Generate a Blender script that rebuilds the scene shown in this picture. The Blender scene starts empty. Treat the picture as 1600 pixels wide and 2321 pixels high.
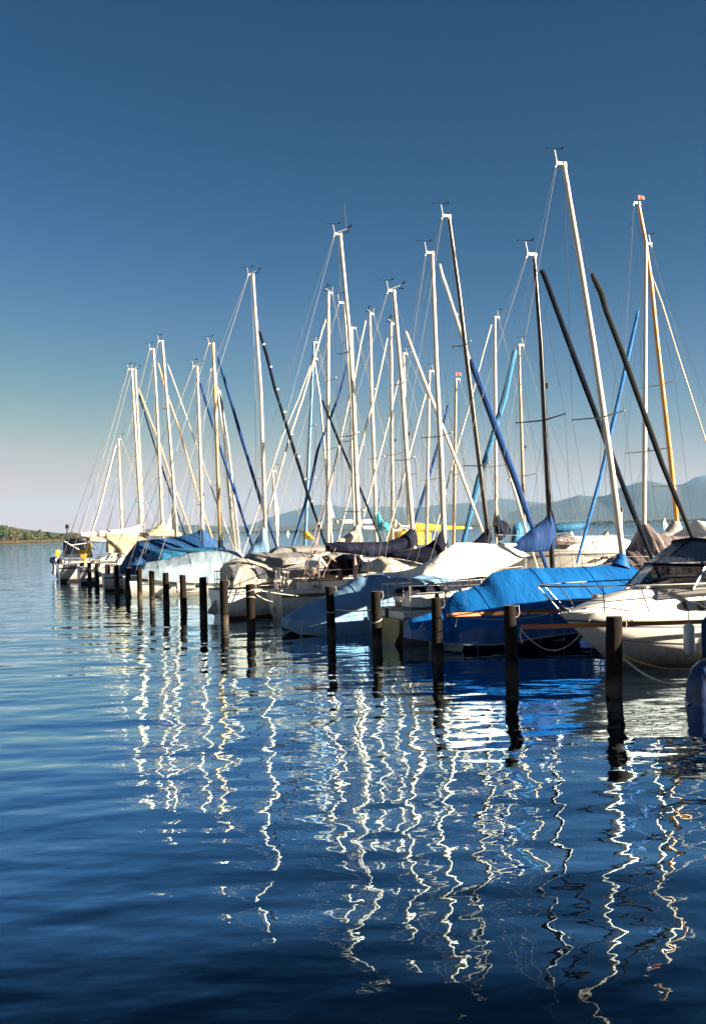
import bpy, math, random
from mathutils import Vector, Matrix, noise
random.seed(7)
R = math.radians
sc = bpy.context.scene
COL = sc.collection
# ------------------------------------------------------------------ camera
H = 2.8; FPX = 2400.0; ROLL = R(1.466); PITCH = math.atan(42/2400)
_f = Vector((0, math.cos(PITCH), math.sin(PITCH))); _u0 = Vector((0, -math.sin(PITCH), math.cos(PITCH))); _r0 = Vector((1, 0, 0))
_r = _r0*math.cos(ROLL) - _u0*math.sin(ROLL)
_u = _r0*math.sin(ROLL) + _u0*math.cos(ROLL)
cam = bpy.data.cameras.new('camera'); co = bpy.data.objects.new('camera', cam); COL.objects.link(co)
CPOS = Vector((0, 0, H))
co.matrix_world = Matrix(((_r.x, _u.x, -_f.x, 0), (_r.y, _u.y, -_f.y, 0), (_r.z, _u.z, -_f.z, H), (0, 0, 0, 1)))
cam.sensor_fit = 'VERTICAL'; cam.sensor_height = 24; cam.lens = 24*FPX/2321
cam.clip_start = .1; cam.clip_end = 80000
sc.camera = co
# ------------------------------------------------------------------ world, sun, exposure
SUN_EL = R(16); SUN_DIR = Vector((.95, -.31, 0)).normalized()*math.cos(SUN_EL) + Vector((0, 0, math.sin(SUN_EL)))
w = bpy.data.worlds.new('World'); sc.world = w; w.use_nodes = True
nt = w.node_tree; bg = nt.nodes['Background']
sky = nt.nodes.new('ShaderNodeTexSky'); sky.sky_type = 'NISHITA'; sky.sun_disc = False
sky.sun_elevation = SUN_EL; sky.sun_rotation = math.atan2(SUN_DIR.x, SUN_DIR.y)
sky.altitude = 1500; sky.air_density = 1.0; sky.dust_density = 0.0; sky.ozone_density = 6.0
EXPO = 2.65
v1 = nt.nodes.new('ShaderNodeVectorMath'); v1.operation = 'SCALE'; v1.inputs['Scale'].default_value = .1; nt.links.new(sky.outputs[0], v1.inputs[0])
rc = nt.nodes.new('ShaderNodeRGBCurve'); nt.links.new(v1.outputs[0], rc.inputs['Color'])      # the photograph's steep, polarised grading of the sky
for ci, pts in enumerate(([(.048, .004), (.088, .07), (.15, .28), (.206, .54), (.304, .8), (.398, .93), (.55, .98), (1, .8)], [(.122, .06), (.216, .175), (.292, .3), (.426, .475), (.526, .51), (.574, .53), (1, .48)], [(.294, .175), (.358, .24), (.464, .35), (.57, .37), (.6, .375), (.67, .44), (1, .4)])):
    c_ = rc.mapping.curves[ci]; c_.points[0].location = (0, 0); c_.points[1].location = pts[-1]
    for p in pts[:-1]: c_.points.new(*p)
rc.mapping.use_clip = False; rc.mapping.update()
v2 = nt.nodes.new('ShaderNodeVectorMath'); v2.operation = 'SCALE'; v2.inputs['Scale'].default_value = 20/2**EXPO; nt.links.new(rc.outputs[0], v2.inputs[0])
nt.links.new(v2.outputs[0], bg.inputs[0]); bg.inputs[1].default_value = .05
sd = bpy.data.lights.new('sun', 'SUN'); so = bpy.data.objects.new('sun', sd); COL.objects.link(so)
sd.energy = 5; sd.angle = R(.5); sd.color = (1, .86, .65)
so.rotation_euler = (-SUN_DIR).to_track_quat('-Z', 'Y').to_euler()
sc.view_settings.view_transform = 'Standard'; sc.view_settings.look = 'None'
sc.view_settings.exposure = EXPO; sc.view_settings.gamma = 1; sc.view_settings.use_curve_mapping = False
sc.cycles.max_bounces = 8; sc.cycles.transparent_max_bounces = 12
sc.cycles.use_denoising = True
try: sc.cycles.volume_bounces = 0
except Exception: pass

# ------------------------------------------------------------------ picture <-> place
def ray(px, py):
    return (_r*((px-800)/FPX) + _u*((1160.5-py)/FPX) + _f)
def G(px, py, z=0.0):
    d = ray(px, py); t = (z-H)/d.z
    return CPOS + d*t
def AT(px, py, D):                       # point at ground distance D (along y)
    d = ray(px, py); return CPOS + d*(D/d.y)

# ------------------------------------------------------------------ materials
MATS = {}
def mat(name, col, rough=.6, metal=0., var=.12, vscale=3., bump=0., bscale=8., bdist=.02, stretch=(1, 1, 1), spec=.5, alpha=1., trans=0., crease=False):
    if name in MATS: return MATS[name]
    m = bpy.data.materials.new(name); m.use_nodes = True; n = m.node_tree; b = n.nodes['Principled BSDF']
    b.inputs['Roughness'].default_value = rough; b.inputs['Metallic'].default_value = metal
    b.inputs['Specular IOR Level'].default_value = spec; b.inputs['Alpha'].default_value = alpha
    b.inputs['Transmission Weight'].default_value = trans
    tc = n.nodes.new('ShaderNodeTexCoord'); mp = n.nodes.new('ShaderNodeMapping'); mp.inputs['Scale'].default_value = stretch
    n.links.new(tc.outputs['Object'], mp.inputs[0])
    ns = n.nodes.new('ShaderNodeTexNoise'); ns.inputs['Scale'].default_value = vscale; ns.inputs['Detail'].default_value = 5
    n.links.new(mp.outputs[0], ns.inputs['Vector'])
    mx = n.nodes.new('ShaderNodeMix'); mx.data_type = 'RGBA'
    col = tuple(c*.58 for c in col)
    a = tuple(min(1, c*(1-var)) for c in col); c2 = tuple(min(1, c*(1+var)) for c in col)
    mx.inputs[6].default_value = (*a, 1); mx.inputs[7].default_value = (*c2, 1)
    rp = n.nodes.new('ShaderNodeMapRange'); rp.inputs[1].default_value = .3; rp.inputs[2].default_value = .7
    n.links.new(ns.outputs[0], rp.inputs[0]); n.links.new(rp.outputs[0], mx.inputs[0]); n.links.new(mx.outputs[2], b.inputs['Base Color'])
    if bump:
        n2 = n.nodes.new('ShaderNodeTexNoise'); n2.inputs['Scale'].default_value = bscale; n2.inputs['Detail'].default_value = 3
        n.links.new(mp.outputs[0], n2.inputs['Vector'])
        bp = n.nodes.new('ShaderNodeBump'); bp.inputs['Strength'].default_value = bump; bp.inputs['Distance'].default_value = bdist
        hsrc = n2.outputs[0]
        if crease:
            n3 = n.nodes.new('ShaderNodeTexNoise'); n3.inputs['Scale'].default_value = bscale*1.7; n3.inputs['Detail'].default_value = 2; n3.inputs['Distortion'].default_value = .6; n.links.new(mp.outputs[0], n3.inputs['Vector'])
            k1 = n.nodes.new('ShaderNodeMath'); k1.operation = 'SUBTRACT'; k1.inputs[1].default_value = .5; n.links.new(n3.outputs[0], k1.inputs[0])
            k2 = n.nodes.new('ShaderNodeMath'); k2.operation = 'ABSOLUTE'; n.links.new(k1.outputs[0], k2.inputs[0])
            k3 = n.nodes.new('ShaderNodeMath'); k3.operation = 'MULTIPLY_ADD'; k3.inputs[1].default_value = .5; n.links.new(k2.outputs[0], k3.inputs[0]); n.links.new(hsrc, k3.inputs[2]); hsrc = k3.outputs[0]
        n.links.new(hsrc, bp.inputs['Height']); n.links.new(bp.outputs[0], b.inputs['Normal'])
    MATS[name] = m; return m
def cloth(name, col, rough=.75, bump=.55, **k):
    return mat(name, col, rough, var=.1, vscale=1.2, bump=bump, bscale=1.2, bdist=.08, stretch=(2.2, 1, .55), crease=True, **k)
M = dict(
 alu=mat('cream_mast', (.64, .57, .47), .32, .0, var=.05), alum=mat('anodised_mast', (.5, .48, .45), .3, .75, var=.08), dark=mat('black_mast', (.02, .02, .024), .25, .5),
 wood=mat('varnished_wood', (.8, .32, .03), .3, var=.25, vscale=2, stretch=(6, 6, .4)), bronze=mat('brown_mast', (.33, .25, .15), .35, .3), ymast=mat('yellow_cream_mast', (.72, .49, .2), .35),
 bmast=mat('blue_mast', (.03, .2, .42), .4), gel=mat('white_gelcoat', (1.05, 1.0, .92), .22, var=.06, vscale=1.5), gelg=mat('grey_gelcoat', (.45, .46, .47), .35),
 anti=mat('dark_antifouling', (.03, .025, .025), .8), red=mat('red_antifouling', (.22, .04, .03), .7), boot=mat('navy_stripe', (.02, .035, .12), .3),
 deck=mat('deck_paint', (.6, .56, .48), .6), teak=mat('teak', (.3, .15, .06), .6, var=.3, stretch=(1, 12, 1)), glass=mat('dark_glass', (.012, .018, .03), .05, spec=.8),
 steel=mat('stainless', (.45, .45, .46), .34, 1.), wire=mat('wire', (.42, .41, .39), .35, .6), matte=mat('matte_black', (.008, .008, .01), 1, spec=.05), black=mat('black_plastic', (.012, .012, .014), .4),
 blue=cloth('bright_blue_vinyl', (.006, .13, .43), .36, .7), pale=cloth('light_blue_cloth', (.19, .38, .62)), pale2=cloth('pale_grey_blue_cloth', (.3, .4, .5)), mid=cloth('mid_blue_cloth', (.02, .09, .26), spec=.2), dblue=cloth('deep_blue_cloth', (.006, .04, .16), spec=.15),
 navy=cloth('navy_cloth', (.002, .0045, .022), spec=.12), bnavy=cloth('black_navy_cloth', (.002, .003, .014), spec=.08), turq=cloth('turquoise_cloth', (.0, .15, .34)), turq2=cloth('light_turquoise_cloth', (.01, .4, .55)),
 white=cloth('white_cloth', (1.05, 1.0, .92), .8, .4), cream=cloth('cream_cloth', (.7, .55, .34)), ecru=cloth('ecru_cloth', (.6, .54, .45)), grey=cloth('grey_cloth', (.22, .21, .21)), grey2=cloth('light_grey_cloth', (.42, .4, .38)),
 purple=cloth('purple_grey_cloth', (.22, .17, .17), .5, .9), yellow=cloth('yellow_cloth', (.85, .52, .01)), rope=mat('white_rope', (.62, .56, .46), .8), orange=mat('orange_webbing', (.55, .17, .03), .7, var=.3, vscale=1.5),
 olive=mat('olive_hull', (.34, .27, .01), .4, var=.3), pinkr=mat('pink_rope', (.5, .3, .28), .8), ored=mat('red_cloth', (.6, .08, .04), .7), bstay=cloth('blue_stay_cloth', (.008, .05, .19), spec=.15), dgreen=mat('black_green_cloth', (.001, .004, .007), .7, bump=.4, spec=.15), greystay=cloth('slate_cloth', (.003, .006, .018), spec=.08), mdark=mat('dark_grey_mast', (.09, .08, .07), .3, .6),
 tan=cloth('peach_cloth', (.7, .42, .24)),
)
def weather(m, z0=.0, z1=.34, col=(.16, .13, .08)):
    n = m.node_tree; b = n.nodes['Principled BSDF']; src = b.inputs['Base Color'].links[0].from_socket; tc = n.nodes.new('ShaderNodeTexCoord'); sx = n.nodes.new('ShaderNodeSeparateXYZ'); n.links.new(tc.outputs['Object'], sx.inputs[0])
    mp = n.nodes.new('ShaderNodeMapping'); mp.inputs['Scale'].default_value = (7, 7, .5); n.links.new(tc.outputs['Object'], mp.inputs[0]); ns = n.nodes.new('ShaderNodeTexNoise'); ns.inputs['Scale'].default_value = 1.5; ns.inputs['Detail'].default_value = 4; n.links.new(mp.outputs[0], ns.inputs['Vector'])
    a = n.nodes.new('ShaderNodeMath'); a.operation = 'MULTIPLY_ADD'; a.inputs[1].default_value = -.55; n.links.new(ns.outputs[0], a.inputs[0]); n.links.new(sx.outputs[2], a.inputs[2])
    r = n.nodes.new('ShaderNodeMapRange'); r.inputs[1].default_value = z0-.25; r.inputs[2].default_value = z1-.1; r.inputs[3].default_value = .75; r.inputs[4].default_value = 0; n.links.new(a.outputs[0], r.inputs[0])
    x = n.nodes.new('ShaderNodeMix'); x.data_type = 'RGBA'; n.links.new(r.outputs[0], x.inputs[0]); n.links.new(src, x.inputs[6]); x.inputs[7].default_value = (*col, 1); n.links.new(x.outputs[2], b.inputs['Base Color'])
weather(M['gel']); weather(M['gelg'])
# ------------------------------------------------------------------ mesh helpers
class MB:
    def __init__(s): s.v = []; s.f = []; s.m = []
    def add(s, v, f, mi=0):
        o = len(s.v); s.v += [tuple(p) for p in v]; s.f += [tuple(i+o for i in q) for q in f]
        s.m += (mi if isinstance(mi, list) else [mi]*len(f)); return s
    def box(s, c, d, mi=0, rz=0., ry=0.):
        x, y, z = d; v = []
        for a in (-1, 1):
            for b in (-1, 1):
                for e in (-1, 1): v.append(Vector((a*x/2, b*y/2, e*z/2)))
        m = Matrix.Rotation(rz, 3, 'Z') @ Matrix.Rotation(ry, 3, 'Y'); v = [m @ p + Vector(c) for p in v]
        return s.add(v, [(0, 1, 3, 2), (4, 6, 7, 5), (0, 4, 5, 1), (2, 3, 7, 6), (0, 2, 6, 4), (1, 5, 7, 3)], mi)
    def tube(s, pts, r, n=8, mi=0, cap=True, sx=1.):
        pts = [Vector(p) for p in pts]
        if not isinstance(r, (list, tuple)): r = [r]*len(pts)
        v = []; f = []; pu = None
        for i, p in enumerate(pts):
            t = (pts[min(i+1, len(pts)-1)] - pts[max(i-1, 0)]); t = t.normalized() if t.length > 1e-9 else Vector((0, 0, 1))
            if pu is None:
                a = Vector((1, 0, 0)) if abs(t.x) < .9 else Vector((0, 1, 0)); pu = (a - t*a.dot(t)).normalized()
            else:
                pu = (pu - t*pu.dot(t)).normalized()
            q = t.cross(pu)
            for k in range(n):
                a = 2*math.pi*k/n; v.append(p + (pu*math.cos(a)*sx + q*math.sin(a))*r[i])
        for i in range(len(pts)-1):
            for k in range(n):
                k2 = (k+1) % n; f.append((i*n+k, i*n+k2, (i+1)*n+k2, (i+1)*n+k))
        if cap: f += [tuple(range(n))[::-1], tuple(range((len(pts)-1)*n, len(pts)*n))]
        return s.add(v, f, mi)
    def grid(s, rows, mi=0, closed=False):
        n = len(rows[0]); v = [p for r_ in rows for p in r_]; f = []
        for i in range(len(rows)-1):
            for k in range(n if closed else n-1):
                k2 = (k+1) % n; f.append((i*n+k, i*n+k2, (i+1)*n+k2, (i+1)*n+k))
        return s.add(v, f, mi)
    def sphere(s, c, r, n=10, mi=0, sc3=(1, 1, 1)):
        rows = []
        for i in range(n+1):
            a = math.pi*i/n; rows.append([Vector((math.sin(a)*math.cos(b)*r*sc3[0]+c[0], math.sin(a)*math.sin(b)*r*sc3[1]+c[1], math.cos(a)*r*sc3[2]+c[2])) for b in [2*math.pi*k/(n+2) for k in range(n+2)]])
        return s.grid(rows, mi, True)
    def build(s, name, mats, parent=None, smooth=True):
        me = bpy.data.meshes.new(name); me.from_pydata(s.v, [], s.f)
        for m in (mats if isinstance(mats, (list, tuple)) else [mats]): me.materials.append(m)
        me.polygons.foreach_set('material_index', s.m)
        if smooth:
            me.polygons.foreach_set('use_smooth', [True]*len(s.f))
            me.validate(); me.update()
            try: me.set_sharp_from_angle(angle=R(38))
            except Exception: pass
        me.update()
        o = bpy.data.objects.new(name, me); COL.objects.link(o)
        if parent: o.parent = parent
        return o
def T(name, pts, r, m, parent=None, n=8, sx=1.):
    return MB().tube(pts, r, n, sx=sx).build(name, m, parent)
def tag(o, label, cat, group=None, kind=None):
    if label: o['label'] = label
    if cat: o['category'] = cat
    if group: o['group'] = group
    if kind: o['kind'] = kind
    return o
def empty(name, loc, rz, label, cat, group=None):
    o = bpy.data.objects.new(name, None); COL.objects.link(o); o.location = loc; o.rotation_euler = (0, 0, rz)
    return tag(o, label, cat, group)
def W(b, px, py, y=0.):
    p = b.P(px, py, y); return b.loc + b.d*p.x + b.n*p.y + Vector((0, 0, p.z))
def lerp(a, b, t): return a+(b-a)*t
def interp(pts, x):
    if x <= pts[0][0]: return pts[0][1]
    for (a, b), (c, d) in zip(pts, pts[1:]):
        if x <= c: return b if c == a else lerp(b, d, (x-a)/(c-a))
    return pts[-1][1]
def catenary(a, b, sag, n=12):
    a = Vector(a); b = Vector(b)
    return [a.lerp(b, i/n) - Vector((0, 0, sag*4*(i/n)*(1-i/n))) for i in range(n+1)]
# ------------------------------------------------------------------ a boat's own frame
class Boat:
    """local x runs away from the open water towards the pier, y away from the camera, z up"""
    def __init__(s, name, loc, ang, label, cat='sailboat', group='boats moored in the marina'):
        s.loc = Vector((loc[0], loc[1], 0)); s.a = R(ang); s.e = empty(name, s.loc, s.a, label, cat, group)
        s.d = Vector((math.cos(s.a), math.sin(s.a), 0)); s.n = Vector((-math.sin(s.a), math.cos(s.a), 0))
    def P(s, px, py, y=0.):
        d = ray(px, py); t = (s.loc + s.n*y - CPOS).dot(s.n)/d.dot(s.n); p = CPOS + d*t - s.loc
        return Vector((p.dot(s.d), y, p.z))
def hull(B, xs, xb, beam, fs=.85, fb=1.15, top=None, stripe=None, low=None, rake=.7, tr=.12, depth=.4, full=2.4, deckm=None, names=True, tw=.74):
    top = top or M['gel']; low = low or M['anti']; stripe = stripe or top
    L = xb-xs; sg = 1 if L > 0 else -1; N = 22; vs = [0, .12, .25, .36, .40, .44, .55, .7, .84, .9, 1]
    def half(u): return beam/2*((tw+(1-tw)*math.sin(math.pi/2*u/.45)) if u < .45 else max(.012, 1-((u-.45)/.55)**full))
    def sheer(u): return lerp(fs, fb, u**1.4)-.07*math.sin(math.pi*u)
    rows = []; 
    for i in range(N+1):
        u = i/N; h = half(u); s = sheer(u); row = []
        prof = []
        for v in vs:
            z = -depth*(1-u**5*.6) + (s+depth*(1-u**5*.6))*v
            y = h*min(1, (v**.5*(1.04-.04*u))) * (1-(1-v)*.35*u**2)
            x = xs+L*u - sg*(1-v)*rake*u**4 + sg*(1-v)*tr*(1-u)**6*0 - sg*tr*v*(1-u)**10*(-1 if tr < 0 else 1)
            prof.append((x, y, z))
        row = [(a, -b, c) for a, b, c in prof[::-1]] + [(a, b, c) for a, b, c in prof[1:]]
        rows.append([Vector(p) for p in row])
    mb = MB(); nv = len(rows[0]); nr = len(vs)
    v = [p for r_ in rows for p in r_]; f = []; mi = []
    for i in range(N):
        for k in range(nv-1):
            f.append((i*nv+k, i*nv+k+1, (i+1)*nv+k+1, (i+1)*nv+k))
            j = (nr-2-k) if k < nr-1 else (k-nr+1)
            mi.append(1 if j <= 2 else (2 if j in (3, 8) else 0))
    f.append(tuple(range(nv))); mi.append(0)
    mb.add(v, f, mi); ho = mb.build('hull', [top, low, stripe], B.e)
    if L != 0:
        for sy in (-1, 1):
            sk = MB(); sk.tube([(rows[i][0].x, sy*(half(i/N)+.012), sheer(i/N)-.11) for i in range(1, N-1)], .016, 6); sk.build('rub_strake', M['boot'] if stripe is M['boot'] else M['teak'] if stripe is M['teak'] else M['gelg'], B.e)
        for k in range(3):
            u = .36+.1*k; i = int(u*N); pt = MB(); x = rows[i][0].x; y = -half(i/N)-.004; z = sheer(i/N)-.3
            pt.tube([(x-.14, y+.03, z), (x-.14, y-.004, z)], .05, 10); pt.tube([(x-.14, y, z), (x+.14, y, z)], .045, 8); pt.build('hull_port', M['glass'], ho)
    dm = MB(); rr = []
    for i in range(N+1):
        u = i/N; h = half(u); s = sheer(u); x = rows[i][0].x
        rr.append([Vector((x, h*q*.985, s-.012+.05*(1-q*q)*h)) for q in (-1, -.7, -.35, 0, .35, .7, 1)])
    dm.grid(rr); dm.build('deck', deckm or M['deck'], B.e)
    tr_ = MB()
    for sy in (-1, 1): tr_.tube([(rows[i][0].x, sy*half(i/N), sheer(i/N)+.01) for i in range(N+1)], .022, 5)
    tr_.build('toe_rail', M['teak'] if deckm == M['teak'] else top, B.e)
    B.half = lambda x: half(min(1, max(0, (x-xs)/L))); B.sheer = lambda x: sheer(min(1, max(0, (x-xs)/L))); B.xs = xs; B.xb = xb
    return ho
def cabin(B, xa, xb, h=.4, wfac=.62, m=None, win=True):
    mb = MB(); rows = []
    for i in range(9):
        u = i/8; x = lerp(xa, xb, u); ww = min(B.half(x)*wfac, B.half(lerp(xa, xb, .5))*wfac); s = B.sheer(x)-.02
        hh = h*(1 if u < .6 else lerp(1, .35, (u-.6)/.4)); hh = max(.02, hh if 0 < i < 8 else .02)
        rows.append([Vector((x, y*ww, s+z*hh)) for y, z in ((-1, 0), (-.95, .55), (-.85, .92), (-.5, 1.05), (0, 1.12), (.5, 1.05), (.85, .92), (.95, .55), (1, 0))])
    mb.grid(rows); c = mb.build('cabin', m or M['gel'], B.e)
    if win:
        for sy in (-1, 1):
            wb = MB()
            for k in (0.2, .42):
                x0 = lerp(xa, xb, k); x1 = lerp(xa, xb, k+.16); ww = B.half(lerp(xa, xb, .5))*wfac*.975
                q = [(x0, sy*(ww+.006), B.sheer(x0)+h*.32), (x1, sy*(ww+.006), B.sheer(x1)+h*.32), (x1, sy*(ww-.02), B.sheer(x1)+h*.68), (x0, sy*(ww-.02), B.sheer(x0)+h*.68)]
                q2 = [(a, b-sy*.03, c_) for a, b, c_ in q]
                wb.add(q+q2, [(0, 1, 2, 3), (4, 7, 6, 5), (0, 4, 5, 1), (1, 5, 6, 2), (2, 6, 7, 3), (3, 7, 4, 0)])
            wb.build('window', M['glass'], c, False)
    return c
def vane(p, mast, s=1., az=.25, anem=False, flip=1):
    mb = MB(); p = Vector(p); q = p+Vector((-.06*flip, 0, .3*s)); mb.tube([p, q], .011, 6)
    d = Vector((math.cos(az)*flip, math.sin(az)*.6, .10)).normalized(); a = q+Vector((0, 0, .03))-d*.28*s; b = q+Vector((0, 0, .03))+d*.2*s
    mb.tube([a, b], [.004, .012], 5, mi=1)
    mb.add([b-d*.03+Vector((0, .008, 0)), b+d*.09+Vector((0, .008, .0)), b+d*.1+Vector((0, .008, .09)), b+Vector((0, .008, .03)),
            b-d*.03-Vector((0, .008, 0)), b+d*.09-Vector((0, .008, .0)), b+d*.1+Vector((0, -.008, .09)), b+Vector((0, -.008, .03))], [(0, 1, 2, 3), (7, 6, 5, 4), (0, 4, 5, 1), (1, 5, 6, 2), (2, 6, 7, 3), (3, 7, 4, 0)], 1)
    mb.sphere(a, .02, 5, 1)
    mb.build('wind_vane', [M['alu'], M['matte']], mast)
    if anem:
        m2 = MB(); e = p+Vector((.42*flip, -.15, .16)); m2.tube([p, e], .011, 6); m2.tube([e+Vector((0, 0, -.12)), e+Vector((0, 0, .06))], .012, 6, 1)
        for k in range(3):
            a_ = k*2.1; c = e+Vector((.07*math.cos(a_), .07*math.sin(a_), -.12)); m2.tube([e+Vector((0, 0, -.12)), c], .005, 4, 1); m2.sphere(c, .028, 5, 1)
        m2.add([e+Vector((0, .008, .02)), e+Vector((.1, .008, .13)), e+Vector((.18, .008, .16)), e+Vector((.12, .008, .05)), e+Vector((0, -.008, .02)), e+Vector((.1, -.008, .13)), e+Vector((.18, -.008, .16)), e+Vector((.12, -.008, .05))],
               [(0, 1, 2, 3), (7, 6, 5, 4), (0, 4, 5, 1), (1, 5, 6, 2), (2, 6, 7, 3), (3, 7, 4, 0)], 1)
        m2.build('anemometer', [M['alu'], M['matte']], mast)
def mast(B, top, base, m='alu', r=.075, spr=(.5,), head=-1, anem=False, vn=True, lamp=None, pts=None, step=None, shr=True, sprlen=None, back=True, top_y=0., vflip=1, flag=False, stayback=None):
    """top / base are picture points on the boat's centre plane; the foot is carried on down to the deck"""
    m = M[m] if isinstance(m, str) else m
    a = B.P(*top); b = B.P(*base)
    dz = step if step is not None else B.sheer(b.x)
    if b.z > dz: c = b + (b-a)*((b.z-dz)/(a.z-b.z)); 
    else: c = b
    P_ = [c] + ([B.P(*q) for q in pts] if pts else [b.lerp(a, .35), b.lerp(a, .8)]) + [a]
    rad = [r, r] + [r*lerp(1, .72, i/(len(P_)-2)) for i in range(1, len(P_)-1)]
    mo = T('mast', P_, rad[:len(P_)], m, B.e, 12)
    Lm = (a-c).length; up = (a-c).normalized()
    hb = MB(); hb.box(a+Vector((head*.09, 0, .02)), (.3, .09, .07)); hb.tube([a-up*.08, a+up*.06], r*.9, 10)
    hb.tube([a+Vector((head*.2, 0, .0)), a+Vector((head*.26, 0, -.09))], .018, 6)
    hb.build('masthead', M['alu'] if m is not M['wood'] else M['steel'], mo)
    if vn: vane(a+Vector((head*.2, 0, .05)), mo, anem=anem, flip=vflip)
    if flag:
        fb = MB(); q = a+Vector((0, 0, .2)); fb.tube([a, q+Vector((0, 0, .2))], .008, 5)
        rows = [[Vector((q.x+.02+.3*u, q.y+.03*math.sin(u*6+v), q.z+.18*v*(1-.3*u))) for u in (0, .25, .5, .75, 1)] for v in (0, .5, 1)]; fb.grid(rows, 1); fb.build('flag', [M['steel'], M['ored']], mo)
    SL = sprlen or max(.45, Lm*.085); tips = {1: [], -1: []}
    for s_ in spr:
        q = c.lerp(a, s_)
        for sy in (-1, 1):
            t = q+Vector((-.12*(1 if not head > 0 else -1), sy*SL*(1-.25*(s_ > .6)), .05)); tips[sy].append(t)
            sb = MB(); sb.tube([q, t], [.024, .016], 6); sb.sphere(t, .026, 5); sb.build('spreader', M['alum'] if m is not M['dark'] else M['black'], mo)
    wr = max(.0055, B.loc.y*.00019)
    if shr:
        for sy in (-1, 1):
            ch = Vector((c.x-.1, sy*B.half(c.x)*.93, B.sheer(c.x)))
            T('shroud', [a-up*.12]+tips[sy][::-1]+[ch], wr, M['wire'], B.e, 4)
            if tips[sy]: T('lower_shroud', [c.lerp(a, spr[0]-.01), ch+Vector((-.3, 0, 0))], wr, M['wire'], B.e, 4)
            if tips[sy]: T('lower_shroud', [c.lerp(a, spr[0]-.01), ch+Vector((.35, 0, 0))], wr*.8, M['wire'], B.e, 4)
        T('halyard', [a-up*.05+Vector((.09, .05, 0)), c.lerp(a, .4)+Vector((.13, .1, 0)), c+Vector((.14, .12, .2))], wr*.8, M['rope'], B.e, 4); T('topping_lift', [a+Vector((head*.2, 0, 0)), Vector((lerp(c.x, B.xs, .8), 0, c.z+.9))], wr*.75, M['rope'], B.e, 4)
        T('halyard', [a-up*.05+Vector((-.1, -.05, 0)), c+Vector((-.15, -.1, .1))], wr*.8, M['wire'], B.e, 4)
    if back:
        e = Vector((B.xs, 0, B.sheer(B.xs)+.02)); j_ = (a+Vector((head*.24, 0, -.03))).lerp(e, .72)
        T('backstay', [a+Vector((head*.24, 0, -.03)), j_, e+Vector((0, -.5, 0))], wr, M['wire'], B.e, 4); T('backstay', [j_, e+Vector((0, .5, 0))], wr, M['wire'], B.e, 4)
    if lamp:
        q = c.lerp(a, lamp); lb = MB(); lb.tube([q, q+Vector((.16, -.02, .02))], .015, 5); lb.tube([q+Vector((.16, -.02, -.06)), q+Vector((.16, -.02, .08))], .045, 8); lb.build('steaming_light', M['black'], mo)
    B.mt = a; B.mb = c; B.mo = mo
    return mo
def stay(B, pts, m, r=.045, wire_to=None, straps=0, taper=True, bow=True):
    """rolled headsail: picture points from the top of the roll down to its tack"""
    m = M[m] if isinstance(m, str) else m
    Q = [B.P(*p) for p in pts]
    if taper:
        first = Q[0].lerp(Q[1], .04) if len(Q) > 1 else Q[0]; Q2 = [Q[0], first]+Q[1:]; rr = [r*.35, r*.8]+[r]*(len(Q)-2)+[r*.75]
    else: Q2 = Q; rr = [r]*len(Q)
    # continue to the deck at the bow
    d = (Q[-1]-Q[-2]).normalized(); z1 = B.sheer(B.xb)+.25; e = Q[-1]+d*max(0, (Q[-1].z-z1)/max(.05, -d.z)) if Q[-1].z > z1 else None
    if e is not None and bow: Q2.append(e); rr.append(r*.6)
    n = []; nr_ = []
    for i in range(len(Q2)-1):
        k = max(1, int((Q2[i+1]-Q2[i]).length/.7))
        for j in range(k): n.append(Q2[i].lerp(Q2[i+1], j/k)); nr_.append(lerp(rr[i], rr[i+1], j/k)*(1+random.uniform(-.1, .1)*(i > 0)))
    n.append(Q2[-1]); nr_.append(rr[-1])
    s = T('furled_sail', n, nr_, m, B.e, 8)
    if straps:
        for k in range(straps):
            q = Q[0].lerp(Q[-1], (k+.6)/(straps+.3)); dd = (Q[-1]-Q[0]).normalized(); T('strap', [q-dd*.04, q+dd*.04], r*1.15, M['rope'], s, 8)
    if wire_to is not None: T('forestay', [B.P(*wire_to), Q[0]], .007, M['wire'], B.e, 4)
    return s
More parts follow.
